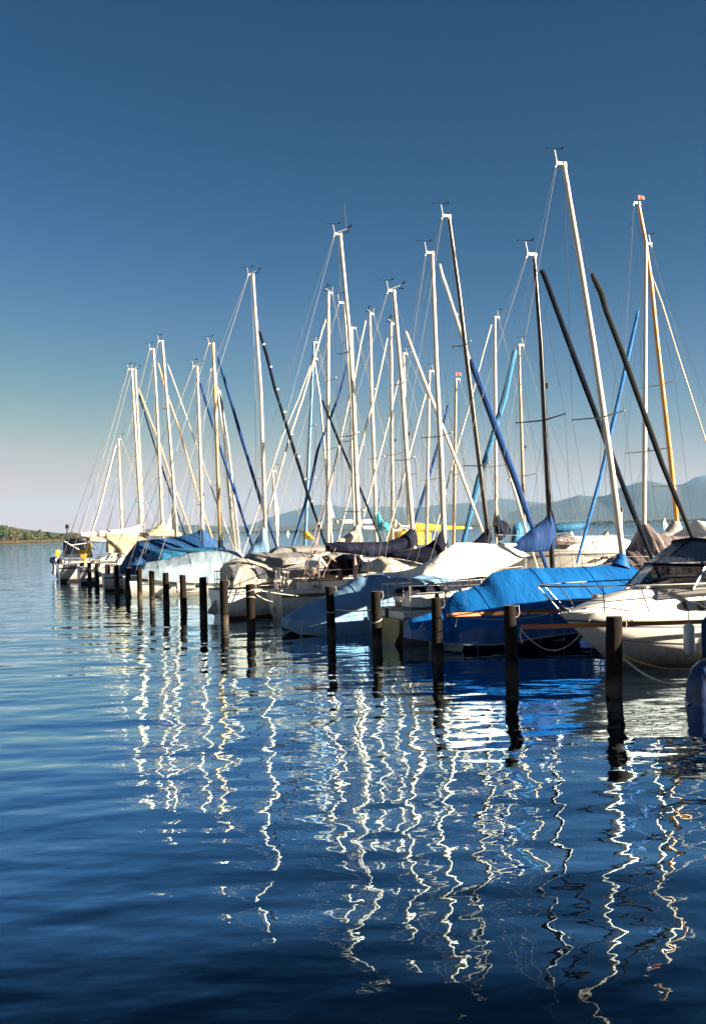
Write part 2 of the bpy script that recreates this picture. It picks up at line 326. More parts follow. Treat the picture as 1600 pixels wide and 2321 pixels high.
def tent(B, name, ridge, bottom, w, m, shoulder=.55, parent=None, folds=.03, wtop=.12, endw=(.8, .5), ny=9, nx=34, pw=1.0, drop=.0, fs=7., skirt=None, seed=0):
    """cloth over a ridge: ridge and near lower edge are picture lines on the centre plane and on the plane y=-w"""
    m = M[m] if isinstance(m, str) else m
    rg = [(p.x, p.z) for p in (B.P(*q) for q in ridge)]; bt = [(p.x, p.z) for p in (B.P(q[0], q[1], -w) for q in bottom)]
    x0, x1 = rg[0][0], rg[-1][0]; rows = []
    for i in range(nx+1):
        u = i/nx; x = lerp(x0, x1, u); zr = interp(rg, x); zb = min(zr-.05, interp(bt, x)); e = lerp(endw[0], 1, min(1, u/.18)**.6) if u < .5 else lerp(endw[1], 1, min(1, (1-u)/.25)**.7)
        ww = w*e; zs = lerp(zr, zb, shoulder); sec = []
        ks = [j/ny for j in range(ny+1)]
        half_ = []
        for k in ks:
            if k < .62:
                q = k/.62; y = wtop*min(1, q*6)*.3+(ww-wtop*.3)*q**.95; z = lerp(zr, zs, q**(1.25*pw)) - .06*math.sin(math.pi*q)*(zr-zs)
            else:
                q = (k-.62)/.38; y = ww*(1+.04*q); z = lerp(zs, zb, q)
            f = noise.noise(Vector((x*fs*.45+seed, k*1.6, seed*3.1)))*folds*(.4+1.2*k) + noise.noise(Vector((x*fs*1.3+k*2, k*.8, 9+seed)))*folds*.5
            half_.append((y+f*.8, z+f*.5*(k < .62)))
        sec = [Vector((x, -y, z)) for y, z in half_[::-1]]+[Vector((x, y, z)) for y, z in half_[1:]]
        rows.append(sec)
    mb = MB(); mb.grid(rows); n = len(rows[0])
    for row, inv in ((rows[0], False), (rows[-1], True)):
        zmin = row[0].z; f = []; v = list(row)+[Vector((p.x, p.y*.96, zmin)) for p in row]
        for k in range(n-1): f.append((k, k+1, n+k+1, n+k) if inv else (k, n+k, n+k+1, k+1))
        mb.add(v, f)
    o = mb.build(name, m, parent or B.e)
    if nx >= 40:
        hm_ = MB(); hm_.tube([r_[0]+Vector((0, -.012, .02)) for r_ in rows], .014, 5); hm_.build('hem_rope', M['rope'], o)
        for k in range(3, nx-2, 7):
            p = rows[k][0]; q = rows[k][1]; T('lashing', [q+Vector((0, -.02, 0)), p+Vector((.02, -.03, 0)), p+Vector((.03, .03, -.16))], .007, M['rope'], o, 4)
        for k in range(8, nx-4, 15): T('seam', [p+Vector((0, -.004, .006)) for p in rows[k][:ny+1]], .007, m, o, 4)
    return o
def bag(B, name, top, bottom, w, m, parent=None, folds=.03, nx=30, seed=0., n=14):
    """sail cover bundled on a boom: rounded section between an upper and a lower picture line"""
    m = M[m] if isinstance(m, str) else m
    tp = [(p.x, p.z) for p in (B.P(*q) for q in top)]; bt = [(p.x, p.z) for p in (B.P(*q) for q in bottom)]
    x0 = max(min(p[0] for p in tp), min(p[0] for p in bt)-.3); x1 = max(p[0] for p in tp); rows = []
    for i in range(nx+1):
        x = lerp(x0, x1, i/nx); a = interp(tp, x); b = min(a-.04, interp(bt, x)); ww = w*min(1, .35+4*min(i/nx, 1-i/nx))*min(1, .5+(a-b)*.8); row = []
        for k in range(n):
            t = 2*math.pi*k/n; sy = math.sin(t); cz = math.cos(t); z = (a+b)/2+(a-b)/2*cz; y = ww*sy*(1-.35*max(0, cz)) + noise.noise(Vector((x*3+seed, cz*1.5, sy)))*folds*2
            row.append(Vector((x, y, z+noise.noise(Vector((x*5, k*.6, seed)))*folds*(.6 if 0 < i < nx else 0))))
        rows.append(row)
    mb = MB(); mb.grid(rows, 0, True); mb.add(rows[0], [tuple(range(n))[::-1]]); mb.add(rows[-1], [tuple(range(n))])
    return mb.build(name, m, parent or B.e)
def rails(B, xa, xb, n=4, h=.55, m=None, name='guard_rail', near=True):
    m = m or M['steel']
    for sy in ((-1, 1) if near else (1,)):
        mb = MB(); pts = []
        for i in range(n+1):
            x = lerp(xa, xb, i/n); y = sy*(B.half(x)-.06); z = B.sheer(x); mb.tube([(x, y, z), (x, y, z+h)], .013, 6); pts.append(Vector((x, y, z+h)))
        mb.tube(pts, .009, 5); mb.tube([p-Vector((0, 0, h*.45)) for p in pts], .006, 5); mb.build(name, m, B.e)
def pushpit(B, h=.6, ln=.7, name='pushpit', end='stern'):
    xs = B.xs if end == 'stern' else B.xb; sg = (1 if B.xb > B.xs else -1)*(1 if end == 'stern' else -1); mb = MB(); P_ = []
    for q in (-1, -.95, -.5, .5, .95, 1):
        x = xs+sg*(.08+(ln if abs(q) == 1 else 0)); P_.append(Vector((x, (1 if q > 0 else -1)*abs(q)**.5*(B.half(x)-.07) if abs(q) > .6 else q*B.half(x), B.sheer(x)+h)))
    mb.tube(P_, .015, 7); mb.tube([p-Vector((0, 0, h*.45)) for p in P_], .011, 6)
    for p in P_: mb.tube([p-Vector((0, 0, h)), p], .013, 6)
    return mb.build(name, M['steel'], B.e)
def rudder(B, px, m=None, th=.04, name='rudder', y=0.):
    mb = MB(); q = [B.P(a, b, y) for a, b in px]; v = [p+Vector((0, th/2, 0)) for p in q]+[p-Vector((0, th/2, 0)) for p in q]; n = len(q)
    mb.add(v, [tuple(range(n)), tuple(range(2*n-1, n-1, -1))]+[(i, i+n, (i+1) % n+n, (i+1) % n) for i in range(n)])
    return mb.build(name, m or M['gelg'], B.e, False)
def outboard(parent, p, s=1., cm=None, tilt=.0, up=0., rz=0., leg=None):
    """outboard engine: cowl, leg with skeg and propeller; p = clamp point at the transom top"""
    cm = cm or M['black']; p = Vector(p); mt = Matrix.Translation(p) @ Matrix.Rotation(rz, 4, 'Z') @ Matrix.Rotation(tilt, 4, 'Y')
    def X(q): return mt @ (Vector(q)*s)
    rows = []
    for z, rx, ry, ox in ((-.02, .1, .09, -.16), (.0, .2, .15, -.18), (.15, .24, .17, -.2), (.32, .22, .16, -.19), (.42, .14, .11, -.17), (.45, .02, .02, -.16)):
        rows.append([X((ox+rx*math.cos(t), ry*math.sin(t), z)) for t in [2*math.pi*k/12 for k in range(12)]])
    mb = MB(); mb.grid(rows, 0, True); mb.add(rows[0], [tuple(range(12))]); c = mb.build('outboard_cowl', cm, parent)
    lb = MB(); rows = []
    for z, rx, ry in ((-.02, .1, .06), (-.3, .07, .04), (-.55, .08, .03), (-.62, .16, .045), (-.68, .15, .05), (-.8, .06, .015)):
        rows.append([X((-.17+rx*math.cos(t), ry*math.sin(t), z)) for t in [2*math.pi*k/10 for k in range(10)]])
    lb.grid(rows, 0, True); lb.add(rows[0], [tuple(range(10))]); lb.add(rows[-1], [tuple(range(10))[::-1]])
    for k in range(3):
        a = k*2.09; lb.add([X((-.33, 0, -.65)), X((-.35, .11*math.cos(a), -.65+.11*math.sin(a))), X((-.32, .11*math.cos(a+.7), -.65+.11*math.sin(a+.7)))], [(0, 1, 2)])
    lb.build('outboard_leg', leg or M['gelg'], parent)
    return c
# ------------------------------------------------------------------ the setting
def water_mat():
    m = bpy.data.materials.new('lake_water'); m.use_nodes = True; n = m.node_tree; n.nodes.clear(); L = n.links.new
    out = n.nodes.new('ShaderNodeOutputMaterial'); geo = n.nodes.new('ShaderNodeNewGeometry')
    def noi(scale, st, det, rough=.5, off=0.):
        mp = n.nodes.new('ShaderNodeMapping'); mp.inputs['Scale'].default_value = st; mp.inputs['Location'].default_value = (off, off*.7, 0); mp.inputs['Rotation'].default_value = (0, 0, R(8))
        L(geo.outputs['Position'], mp.inputs[0]); t = n.nodes.new('ShaderNodeTexNoise'); t.inputs['Scale'].default_value = scale; t.inputs['Detail'].default_value = det; t.inputs['Roughness'].default_value = rough
        L(mp.outputs[0], t.inputs['Vector']); return t.outputs[0]
    def mul(a, k):
        q = n.nodes.new('ShaderNodeMath'); q.operation = 'MULTIPLY'; L(a, q.inputs[0])
        if isinstance(k, float): q.inputs[1].default_value = k
        else: L(k, q.inputs[1])
        return q.outputs[0]
    def add(a, b):
        q = n.nodes.new('ShaderNodeMath'); q.operation = 'ADD'; L(a, q.inputs[0]); L(b, q.inputs[1]); return q.outputs[0]
    h = add(mul(noi(.55, (.6, 1, 1), 1.), .07), add(mul(noi(1.7, (.62, 1, 1), 1., off=3.), .023), mul(noi(5.5, (.7, 1, 1), 1., off=7.), .003)))
    gust = n.nodes.new('ShaderNodeMapRange'); gust.inputs[1].default_value = .45; gust.inputs[2].default_value = .62; gust.inputs[3].default_value = .3; gust.inputs[4].default_value = 1.0
    L(noi(.035, (.4, 1, 1), 2., off=11.), gust.inputs[0])
    h = add(h, mul(mul(noi(11., (.7, 1, 1), 2., off=5.), .0012), gust.outputs[0]))
    bp = n.nodes.new('ShaderNodeBump'); bp.inputs['Strength'].default_value = 1; bp.inputs['Distance'].default_value = 1; L(h, bp.inputs['Height'])
    fr = n.nodes.new('ShaderNodeFresnel'); fr.inputs[0].default_value = 1.6; L(bp.outputs[0], fr.inputs['Normal'])
    gl = n.nodes.new('ShaderNodeBsdfGlossy'); gl.inputs['Roughness'].default_value = .012; gl.inputs['Color'].default_value = (.66, .84, .97, 1); L(bp.outputs[0], gl.inputs['Normal'])
    df = n.nodes.new('ShaderNodeBsdfDiffuse'); df.inputs['Color'].default_value = (.00005, .0012, .005, 1)
    fc_ = n.nodes.new('ShaderNodeValToRGB'); L(fr.outputs[0], fc_.inputs[0]); ee = fc_.color_ramp.elements; ee[0].position = .07; ee[0].color = (.012, .012, .012, 1); ee[1].position = .65; ee[1].color = (.97, .97, .97, 1)
    for p_, v_ in ((.10, .02), (.14, .10), (.185, .46), (.25, .76), (.36, .9)): q_ = ee.new(p_); q_.color = (v_, v_, v_, 1)
    mx = n.nodes.new('ShaderNodeMixShader'); L(fc_.outputs[0], mx.inputs[0]); L(df.outputs[0], mx.inputs[1]); L(gl.outputs[0], mx.inputs[2]); L(mx.outputs[0], out.inputs[0])
    return m
wm = MB(); ys = [-60, 0, 20, 60, 150, 400, 1200, 4000, 12000, 30000]; xsx = [-20000, -3000, -400, -60, 0, 60, 400, 3000, 20000]
wm.grid([[Vector((x, y, 0)) for x in xsx] for y in ys]); tag(wm.build('water', water_mat(), None, False), None, None, kind='structure')

def ridge(name, D, prof, depth, col, ztop0=0, seed=0, rough=.05, ext=0):
    """hills as a real height field: prof = picture points of the crest at distance D"""
    pts = sorted([(AT(px, py, D).x, AT(px, py, D).z) for px, py in prof]); rows = []
    nx, ny = 150, 14; x0, x1 = pts[0][0], pts[-1][0]
    for j in range(ny+1):
        v = j/ny; e = 1-abs(v-.45)/.55 if v > .45 else v/.45; row = []
        for i in range(nx+1):
            x = lerp(x0, x1, i/nx); z = max(0, interp(pts, x))
            rr = noise.fractal(Vector((x*6/D+seed, v*2.2, seed)), 1., 2.1, 5)
            zz = z*(e**.9 if v != .45 else 1)*(1+rr*.5*(1-e)) + rr*rough*z - 3
            row.append(Vector((x*(1+(v-.45)*depth/D), D+(v-.45)*depth, zz)))
        rows.append(row)
    mb = MB(); mb.grid(rows); o = mb.build(name, mat(name+'_green', col, .95, var=.35, vscale=.002), None); tag(o, None, None, kind='structure'); return o
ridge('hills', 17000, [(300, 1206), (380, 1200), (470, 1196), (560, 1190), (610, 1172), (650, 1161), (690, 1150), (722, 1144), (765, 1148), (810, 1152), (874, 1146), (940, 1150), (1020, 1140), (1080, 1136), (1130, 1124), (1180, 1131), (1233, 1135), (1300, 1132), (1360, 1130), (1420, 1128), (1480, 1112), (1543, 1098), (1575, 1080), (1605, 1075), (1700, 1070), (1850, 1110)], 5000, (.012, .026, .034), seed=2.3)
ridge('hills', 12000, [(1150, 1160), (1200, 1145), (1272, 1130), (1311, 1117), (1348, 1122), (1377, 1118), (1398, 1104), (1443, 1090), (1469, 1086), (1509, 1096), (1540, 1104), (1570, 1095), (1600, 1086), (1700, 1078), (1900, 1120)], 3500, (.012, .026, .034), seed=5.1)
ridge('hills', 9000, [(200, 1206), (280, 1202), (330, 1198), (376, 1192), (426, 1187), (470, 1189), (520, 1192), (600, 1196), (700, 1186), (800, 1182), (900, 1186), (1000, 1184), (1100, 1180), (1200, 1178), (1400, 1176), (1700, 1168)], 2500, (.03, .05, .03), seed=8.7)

def leaf_mass(mb, c, rx, ry, rz, n, s, rnd, mi=(0, 1, 2), up=.25):
    for k in range(n):
        a = rnd.uniform(0, 2*math.pi); b = math.acos(rnd.uniform(-.35, 1)); q = rnd.uniform(.55, 1.05)
        p = Vector((c[0]+rx*q*math.sin(b)*math.cos(a), c[1]+ry*q*math.sin(b)*math.sin(a), c[2]+rz*q*math.cos(b)))
        u = Vector((rnd.uniform(-1, 1), rnd.uniform(-1, 1), rnd.uniform(-1, 1))).normalized(); v = u.orthogonal().normalized(); w_ = s*rnd.uniform(.5, 1.2)
        mb.add([p-u*w_-v*w_*.7, p+u*w_-v*w_*.5, p+u*w_*.8+v*w_*.7, p-u*w_*.7+v*w_*.6], [(0, 1, 2, 3)], rnd.choice(mi))
LEAF = [mat('leaf_dark', (.011, .028, .007), .9, var=.3), mat('leaf_mid', (.022, .038, .01), .9, var=.3), mat('leaf_autumn', (.07, .05, .018), .9, var=.3), mat('bark', (.08, .06, .045), .9)]
# the near left bank: land, reeds, a wood and a few trees that stand apart
D0 = 720.
bk = MB(); rows = []
for i in range(31):
    u = i/30; px = lerp(-260, 182, u); D = lerp(620, 900, u); p = AT(px, 1225, D); rows.append([Vector((p.x, D-2, -.5)), Vector((p.x, D, .35)), Vector((p.x, D+15, .8)), Vector((p.x, D+60, lerp(9, 1, u))), Vector((p.x, D+160, lerp(16, 1, u))), Vector((p.x, D+260, -.5))])
bk.grid(rows); tag(bk.build('shore', mat('shore_soil', (.03, .035, .015), .95, var=.3, vscale=.3), None), None, None, kind='structure')
rnd = random.Random(3); rb = MB()
for i in range(2600):
    u = rnd.random(); px = lerp(-250, 135, u); D = lerp(620, 860, u)+rnd.uniform(2, 14); p = AT(px, 1225, D); hgt = rnd.uniform(1.6, 2.7); ww = rnd.uniform(.3, .8)
    rb.add([(p.x-ww, D, .2), (p.x+ww, D+.4, .2), (p.x+ww*.7, D, hgt), (p.x-ww*.5, D+.3, hgt*.9)], [(0, 1, 2, 3)])
tag(rb.build('reed_bed', mat('dry_reed', (.12, .085, .035), .95, var=.3, vscale=.4), None, False), 'band of dry beige reeds along the left shore', 'reeds', kind='stuff')
wd = MB()
for i in range(430):
    u = rnd.random()**1.1; px = lerp(-240, 128, u); D = lerp(620, 860, u)+rnd.uniform(18, 90); p = AT(px, 1225, D)
    topy = interp([(-240, 1175), (0, 1190), (40, 1198), (60, 1203), (95, 1206), (130, 1214)], px); zt = max(5, AT(px, topy, D).z)*rnd.uniform(.8, 1.02); rr = rnd.uniform(3, 5)
    mi = (0, 0, 1) if rnd.random() < .7 else (1, 2, 2)
    wd.tube([(p.x, D, 0), (p.x, D, zt*.6)], .3, 4, 3); leaf_mass(wd, (p.x, D, zt-rr*1.1), rr, rr, rr*1.1, 46, 1.15, rnd, mi); leaf_mass(wd, (p.x, D, zt*.45), rr*1.1, rr, zt*.35, 30, 1.3, rnd, mi)
tag(wd.build('wood', LEAF, None, False), 'dark green wood on the low hill of the left shore', 'wood', kind='stuff')
for i, (px, ty, ww, mi, lab) in enumerate([(90, 1200, 2.2, (0, 0, 1), 'tall dark conifer sticking out above the left shore wood'), (110, 1205, 5, (0, 0, 0), 'round dark green tree near the right end of the wood'), (132, 1213, 6, (1, 2, 2), 'low yellowish tree at the right end of the wood'), (144, 1209, 4, (0, 1, 1), 'small green tree just left of the lantern pole'),
                                  (166, 1206, 7, (2, 2, 1), 'reddish brown tree right of the lantern pole'), (177, 1210, 5, (1, 2, 2), 'low brown bush-like tree nearest the left moored boats')]):
    D = lerp(620, 900, (px+260)/442)+25; p = AT(px, ty, D); e = empty('tree', (p.x, D, 0), 0, lab, 'tree', 'trees on the left shore'); zt = p.z
    tb = MB(); tb.tube([(0, 0, 0), (.2, 0, zt*.35), (0, .1, zt*.75)], [.35, .26, .08], 6)
    for k in range(5):
        a = k*1.3; tb.tube([(0, 0, zt*(.3+.08*k)), (math.cos(a)*ww*.5, math.sin(a)*ww*.5, zt*(.45+.09*k))], [.14, .04], 4)
    tb.build('trunk', LEAF[3], e); cb = MB()
    for k in range(7):
        f = k/6; rr = ww*(1-.75*f if ww < 3 else (.6+.4*math.sin(f*3))*.8); leaf_mass(cb, (rnd.uniform(-.3, .3)*ww, rnd.uniform(-.3, .3)*ww, zt*lerp(.3, .85, f)), rr, rr, zt*.14, 60, .6, rnd, mi)
    cb.build('crown', LEAF, e, False)
# far shore across the lake, about five kilometres off
fs = MB(); fb_ = MB(); rnd = random.Random(5); rows = []
for i in range(61):
    px = lerp(150, 1750, i/60); D = 5200+300*math.sin(i*.5); p = AT(px, 1200, D); rows.append([Vector((p.x, D-30, -1)), Vector((p.x, D, 1.5)), Vector((p.x*1.03, D+300, 6)), Vector((p.x*1.1, D+900, -2))])
fb_.grid(rows); tag(fb_.build('far_shore', mat('far_meadow', (.06, .07, .035), .95, var=.3, vscale=.01), None), None, None, kind='structure')
for i in range(1500):
    px = rnd.uniform(150, 1750); D = 5230+300*math.sin((px-150)/1600*60*.5)+rnd.uniform(0, 250); p = AT(px, 1200, D); hh = (10+9*noise.noise(Vector((px*.012, 0, 2))))*interp([(150, .8), (600, .9), (1100, 1.1), (1600, 1.9)], px)*rnd.uniform(.7, 1.1)
    leaf_mass(fs, (p.x, D, hh*.35), 16, 10, hh*.75, 16, 6.5, rnd, (0, 0, 1))
tag(fs.build('far_wood', LEAF, None, False), 'thin dark line of woods along the opposite shore', 'wood', kind='stuff')
# ------------------------------------------------------------------ haze
hz = MB().box((0, 12500, 434), (46000, 29000, 874)); ho_ = hz.build('haze', mat('haze_air', (1, 1, 1)), None, False)
hm = bpy.data.materials.new('haze_volume'); hm.use_nodes = True; hn = hm.node_tree; hn.nodes.clear(); o_ = hn.nodes.new('ShaderNodeOutputMaterial'); pv = hn.nodes.new('ShaderNodeVolumePrincipled')
pv.inputs['Color'].default_value = (.21, .41, .66, 1); pv.inputs['Density'].default_value = 2.9e-5; pv.inputs['Anisotropy'].default_value = .0
hn.links.new(pv.outputs[0], o_.inputs['Volume']); ho_.data.materials.clear(); ho_.data.materials.append(hm); tag(ho_, 'thin pale haze over the lake', 'haze', kind='stuff')
#@@POSTS
# ------------------------------------------------------------------ mooring posts
POSTS = [(1391, 1397, 1391, 1582, 17.6), (1154, 1372, 1160, 1546, 13.8), (988, 1355, 992, 1506, 12.), (851, 1340, 855, 1470, 11.3), (747, 1329, 752, 1448, 9.8), (567, 1324, 570, 1432, 9.6), (507, 1315, 510, 1416, 8.8), (460, 1308, 462, 1402, 8.2),
         (414, 1303, 417, 1389, 7.3), (376, 1298, 378, 1378, 7.), (344, 1294, 346, 1369, 6.2), (316, 1290, 318, 1359, 5.8), (290, 1286, 291, 1351, 5.8), (264, 1282, 266, 1344, 5.2), (245, 1280, 247, 1338, 5.), (220, 1277, 222, 1331, 4.6), (203, 1275, 204, 1326, 4.6), (186, 1275, 187, 1320, 5.)]
pm = mat('post_wood', (.014, .01, .008), .9, var=.35, vscale=2.2, bump=.5, bscale=14, bdist=.02, stretch=(3, 3, .35), spec=.12)
pn = pm.node_tree; pb = pn.nodes['Principled BSDF']; src = pb.inputs['Base Color'].links[0].from_socket; tc_ = pn.nodes.new('ShaderNodeTexCoord'); sx_ = pn.nodes.new('ShaderNodeSeparateXYZ'); pn.links.new(tc_.outputs['Object'], sx_.inputs[0])
nz = pn.nodes.new('ShaderNodeTexNoise'); nz.inputs['Scale'].default_value = 3; pn.links.new(tc_.outputs['Object'], nz.inputs['Vector'])
md = pn.nodes.new('ShaderNodeMath'); md.operation = 'MULTIPLY_ADD'; md.inputs[1].default_value = .3; pn.links.new(nz.outputs[0], md.inputs[0]); pn.links.new(sx_.outputs[2], md.inputs[2])
cr = pn.nodes.new('ShaderNodeValToRGB'); pn.links.new(md.outputs[0], cr.inputs[0]); e = cr.color_ramp.elements
e[0].position = .16; e[0].color = (0, 0, 0, 1); e[1].position = .20; e[1].color = (1, 1, 1, 1); q = e.new(.34); q.color = (.8, .8, .8, 1); q = e.new(.5); q.color = (0, 0, 0, 1)
mm = pn.nodes.new('ShaderNodeMix'); mm.data_type = 'RGBA'; pn.links.new(cr.outputs[0], mm.inputs[0]); pn.links.new(src, mm.inputs[6]); mm.inputs[7].default_value = (.06, .045, .032, 1); pn.links.new(mm.outputs[2], pb.inputs['Base Color'])
capm = mat('post_top', (.16, .15, .14), .8, var=.4, vscale=12)
ORD = ['rightmost', 'second', 'third', 'fourth', 'fifth', 'sixth', 'seventh', 'eighth', 'ninth', 'tenth', 'eleventh', 'twelfth', 'thirteenth', 'fourteenth', 'fifteenth', 'sixteenth', 'seventeenth', 'leftmost']
NEAR = ['in front of the white motorboat', 'left of the white motorboat bow', 'in front of the blue covered boat', 'beside the yellow stern', 'in front of the light blue cover', 'roped at its top, by the cream tent boat', 'in front of the cream tent boat rudder', 'left of the cream tent boat', 'before the pale tarpaulin boat', 'before the middle of the pale tarpaulin', 'before the left end of the pale tarpaulin', 'by the white stern under the pale tarpaulin', 'dark with shadow, below the blue cover', 'below the mid blue cover stern', 'by the dark dinghy-like hull', 'before the white hull with tan tent', 'just right of the leftmost post', 'wrapped in white rope under the yellow cloth']
PW = []
for i, (tx, ty, bx, by, wpx) in enumerate(POSTS):
    g = G(bx, by); D = g.y; top = AT(tx, ty, D); r = wpx*D/FPX; PW.append((g, top, r))
    e = empty('mooring_post', g, 0, ('%s of the dark round mooring posts, ' % ORD[i])+NEAR[i], 'post', 'mooring posts in a row')
    rr = []; Z = top.z; lean = (top-g); n = 20; rnd = random.Random(i)
    for k in range(15):
        z = lerp(-1.6, Z, k/14); rk = r*(1+.035*math.sin(z*2+i)+rnd.uniform(-.012, .012))*(1.05-.05*max(0, z)/Z); c = Vector((lean.x*max(0, z)/Z, 0, z))
        rr.append([c+Vector((rk*math.cos(a)*(1+.02*math.sin(3*a+i)), rk*math.sin(a), 0)) for a in [2*math.pi*j/n for j in range(n)]])
    cz_ = Vector((lean.x, 0, Z)); rr[-1] = [v-Vector((0, 0, .022)) for v in rr[-1]]; rr.append([cz_+Vector((0, 0, .012*math.sin(3*i)*math.cos(q_*.3)))+(v-cz_+Vector((0, 0, .022)))*.93 for q_, v in enumerate(rr[-1])])
    mb = MB(); mb.grid(rr, 0, True); mb.add([v.copy() for v in rr[-1]], [tuple(range(n))], 1); mb.build('pile', [pm, capm], e)
    if i < 14:
        hk = MB(); hx = Vector((lean.x+r, -.04, Z-.12)); hk.tube([hx+Vector((-.02, 0, .1)), hx+Vector((.05, 0, .12)), hx+Vector((.06, 0, -.02)), hx+Vector((.03, 0, -.08)), hx+Vector((-.02, 0, -.09))], .009, 6); hk.build('hook', M['alu'], e)
#@@BOATS
def at(px, py, z=0):
    g = G(px, py, z); return (g.x, g.y)
# ============ front row, nearest first (their sterns, or the motorboat's bow, face the posts) ============
# --- boat at the right edge, only its covered outboard reaches into the picture
B = Boat('outboard_boat', (5.42, 16.4), 25, 'boat at the right edge showing only its blue covered outboard engine', 'boat')
hull(B, .75, 6.7, 2.3, .5, .9, M['gelg'], rake=.8)
rows = []
for i in range(21):
    x = lerp(1.0, 5.6, i/20); zr = interp([(1.0, 2.1), (2.5, 2.5), (4.6, 2.6), (5.6, 1.8)], x); rows.append([Vector((x, y, z+.03*noise.noise(Vector((x*2, y, 0))))) for y, z in ((-1.2, .5), (-1.2, 1.1), (-.7, lerp(1.1, zr, .5)), (0, zr), (.7, lerp(1.1, zr, .5)), (1.2, 1.1), (1.2, .5))])
MB().grid(rows).build('boat_cover', M['mid'], B.e)  # unseen tall cover, added and shaped to shade the posts and neighbouring boats
T('mast', [(4.6, 0, .9), (4.5, 0, 6), (4.3, 0, 11.4)], [.08, .08, .06], M['alu'], B.e, 12)  # mast and rig out of view, added to throw shadows across the next boats
T('furled_sail', [(4.35, 0, 10.4), (5.5, 0, 6), (6.6, 0, 1.4)], [.04, .07, .06], M['greystay'], B.e, 8); T('boom', [(1.3, 0, 2.15), (4.5, 0, 2.3)], .06, M['alu'], B.e)
oc = outboard(B.e, (.28, 0, .35), .6, M['black'], up=0)
rows = []
for z, rx, ry, ox in ((.66, .02, .02, .02), (.65, .14, .12, .0), (.56, .25, .2, -.03), (.4, .3, .22, -.07), (.2, .3, .22, -.1), (.0, .26, .2, -.12)):
    rows.append([Vector((ox+rx*math.cos(t)+.04*noise.noise(Vector((t, z*3, 1))), ry*math.sin(t)*(1+.5*noise.noise(Vector((math.cos(t)*2, math.sin(t)*2+z*3, 3)))), z+.05*math.sin(3*t)*(z < .1))) for t in [2*math.pi*k/18 for k in range(18)]])
MB().grid(rows, 0, True).build('engine_cover', cloth('wrinkled_blue_cover', (.02, .05, .16), .45, 1.), B.e)
B = Boat('sailboat', (7.1, 13.2), 25, 'unseen sailboat added just outside the right edge of the view to cast shadows')  # never in view; added so its hull and mast cast shade to the left
hull(B, 0, 8.2, 2.4, .9, 1.15, M['gel']); cabin(B, 3, 6.5, .5)
T('mast', [(4.4, 0, 1.3), (4.2, 0, 6), (3.9, 0, 11)], [.08, .08, .06], M['alu'], B.e, 12); T('sail_cover', [(.7, 0, 2.1), (2.5, 0, 2.2), (4.2, 0, 2.5)], [.12, .2, .26], M['navy'], B.e, 10)
# --- white motorboat, bow to the left
B = Boat('motorboat', (3.86, 20.2), 24, 'white cabin motorboat with chrome bow rail and dark blue canvas windscreen', 'motorboat')
L_ = 9.0; N = 30
def mbh(u): return 1.28*(1-(1-u)**2.6)**.62 if u < .5 else 1.28*lerp(1, .97, (u-.5)*2)*(1-(.5)**2.6)**.62/((1-(.5)**2.6)**.62)*(1-(.5)**2.6)**.62
def mbs(u): return 1.12-.16*u
rows = []; mi = []
prof = [(0, -.45), (.42, -.2), (.7, .0), (.8, .12), (.83, .14), (.87, .34), (.9, .36), (.955, .7), (.97, .78), (1.0, .82), (1.03, .9), (.99, 1.0)]
for i in range(N+1):
    u = i/N; h = max(.02, mbh(u)); s = mbs(u); row = []
    for k, (a, b) in enumerate(prof):
        v = (b+.45)/1.45; zlow = lerp(.55, 0, min(1, u/.35)**.7); z = (b+zlow*(1-v)**1.0)*s
        y = h*a*(1 if k > 8 else lerp(.55+.45*v, 1, min(1, u/.55))); x = L_*u+(1-v)*1.15*(1-u)**3
        row.append((x, y, z))
    rows.append([Vector((x, -y, z)) for x, y, z in row[::-1]]+[Vector((x, y, z)) for x, y, z in row[1:]])
mb = MB(); n_ = len(rows[0]); v = [p for r_ in rows for p in r_]; f = []; mi = []
for i in range(N):
    for k in range(n_-1):
        f.append((i*n_+k, i*n_+k+1, (i+1)*n_+k+1, (i+1)*n_+k)); j = 10-k if k <= 10 else k-11; mi.append({8: 1, 2: 2, 0: 2, 1: 2}.get(j, 0))
f.append(tuple(range(N*n_, (N+1)*n_))); mi.append(0); mb.add(v, f, mi); mb.build('hull', [M['gel'], M['boot'], M['gel']], B.e)
for kk, rr_ in ((4, .008), (5, .007)):
    for sgn in (0, 1):
        MB().tube([rows[i][kk if not sgn else n_-1-kk]+Vector((0, (-.006 if not sgn else .006), 0)) for i in range(2, N+1)], rr_, 5).build('hull_stripe', M['boot'], B.e)
B.half = lambda x: mbh(max(0, min(1, x/L_))); B.sheer = lambda x: mbs(max(0, min(1, x/L_)))*.99; B.xs = 8; B.xb = 0
# foredeck dome, rising to the windscreen
rows = []
dome = [(0, 0), (.25, .04), (.7, .2), (1.3, .36), (1.9, .47), (2.6, .54), (3.4, .58), (4.2, .6), (5.2, .6), (9, .55)]
for i in range(33):
    x = 9*i/32*.995+.02; h = B.half(x)*.99; s = B.sheer(x); d = interp(dome, x); row = []
    for k in range(-12, 13):
        q = abs(k)/12; y = h*k/12; e_ = 0 if q > .86 else (1-(q/.86)**3.2)
        z = s+d*e_*(1) + .012*(q > .86); row.append(Vector((x, y, z)))
    rows.append(row)
MB().grid(rows).build('deck', M['gel'], B.e)
hb = MB(); hb.box((2.15, -.05, B.sheer(2.1)+.53), (.62, .55, .05), 0, ry=-.17); hb.box((2.15, -.05, B.sheer(2.1)+.555), (.5, .44, .02), 1, ry=-.17); hb.build('deck_hatch', [M['gel'], M['glass']], B.e, False)
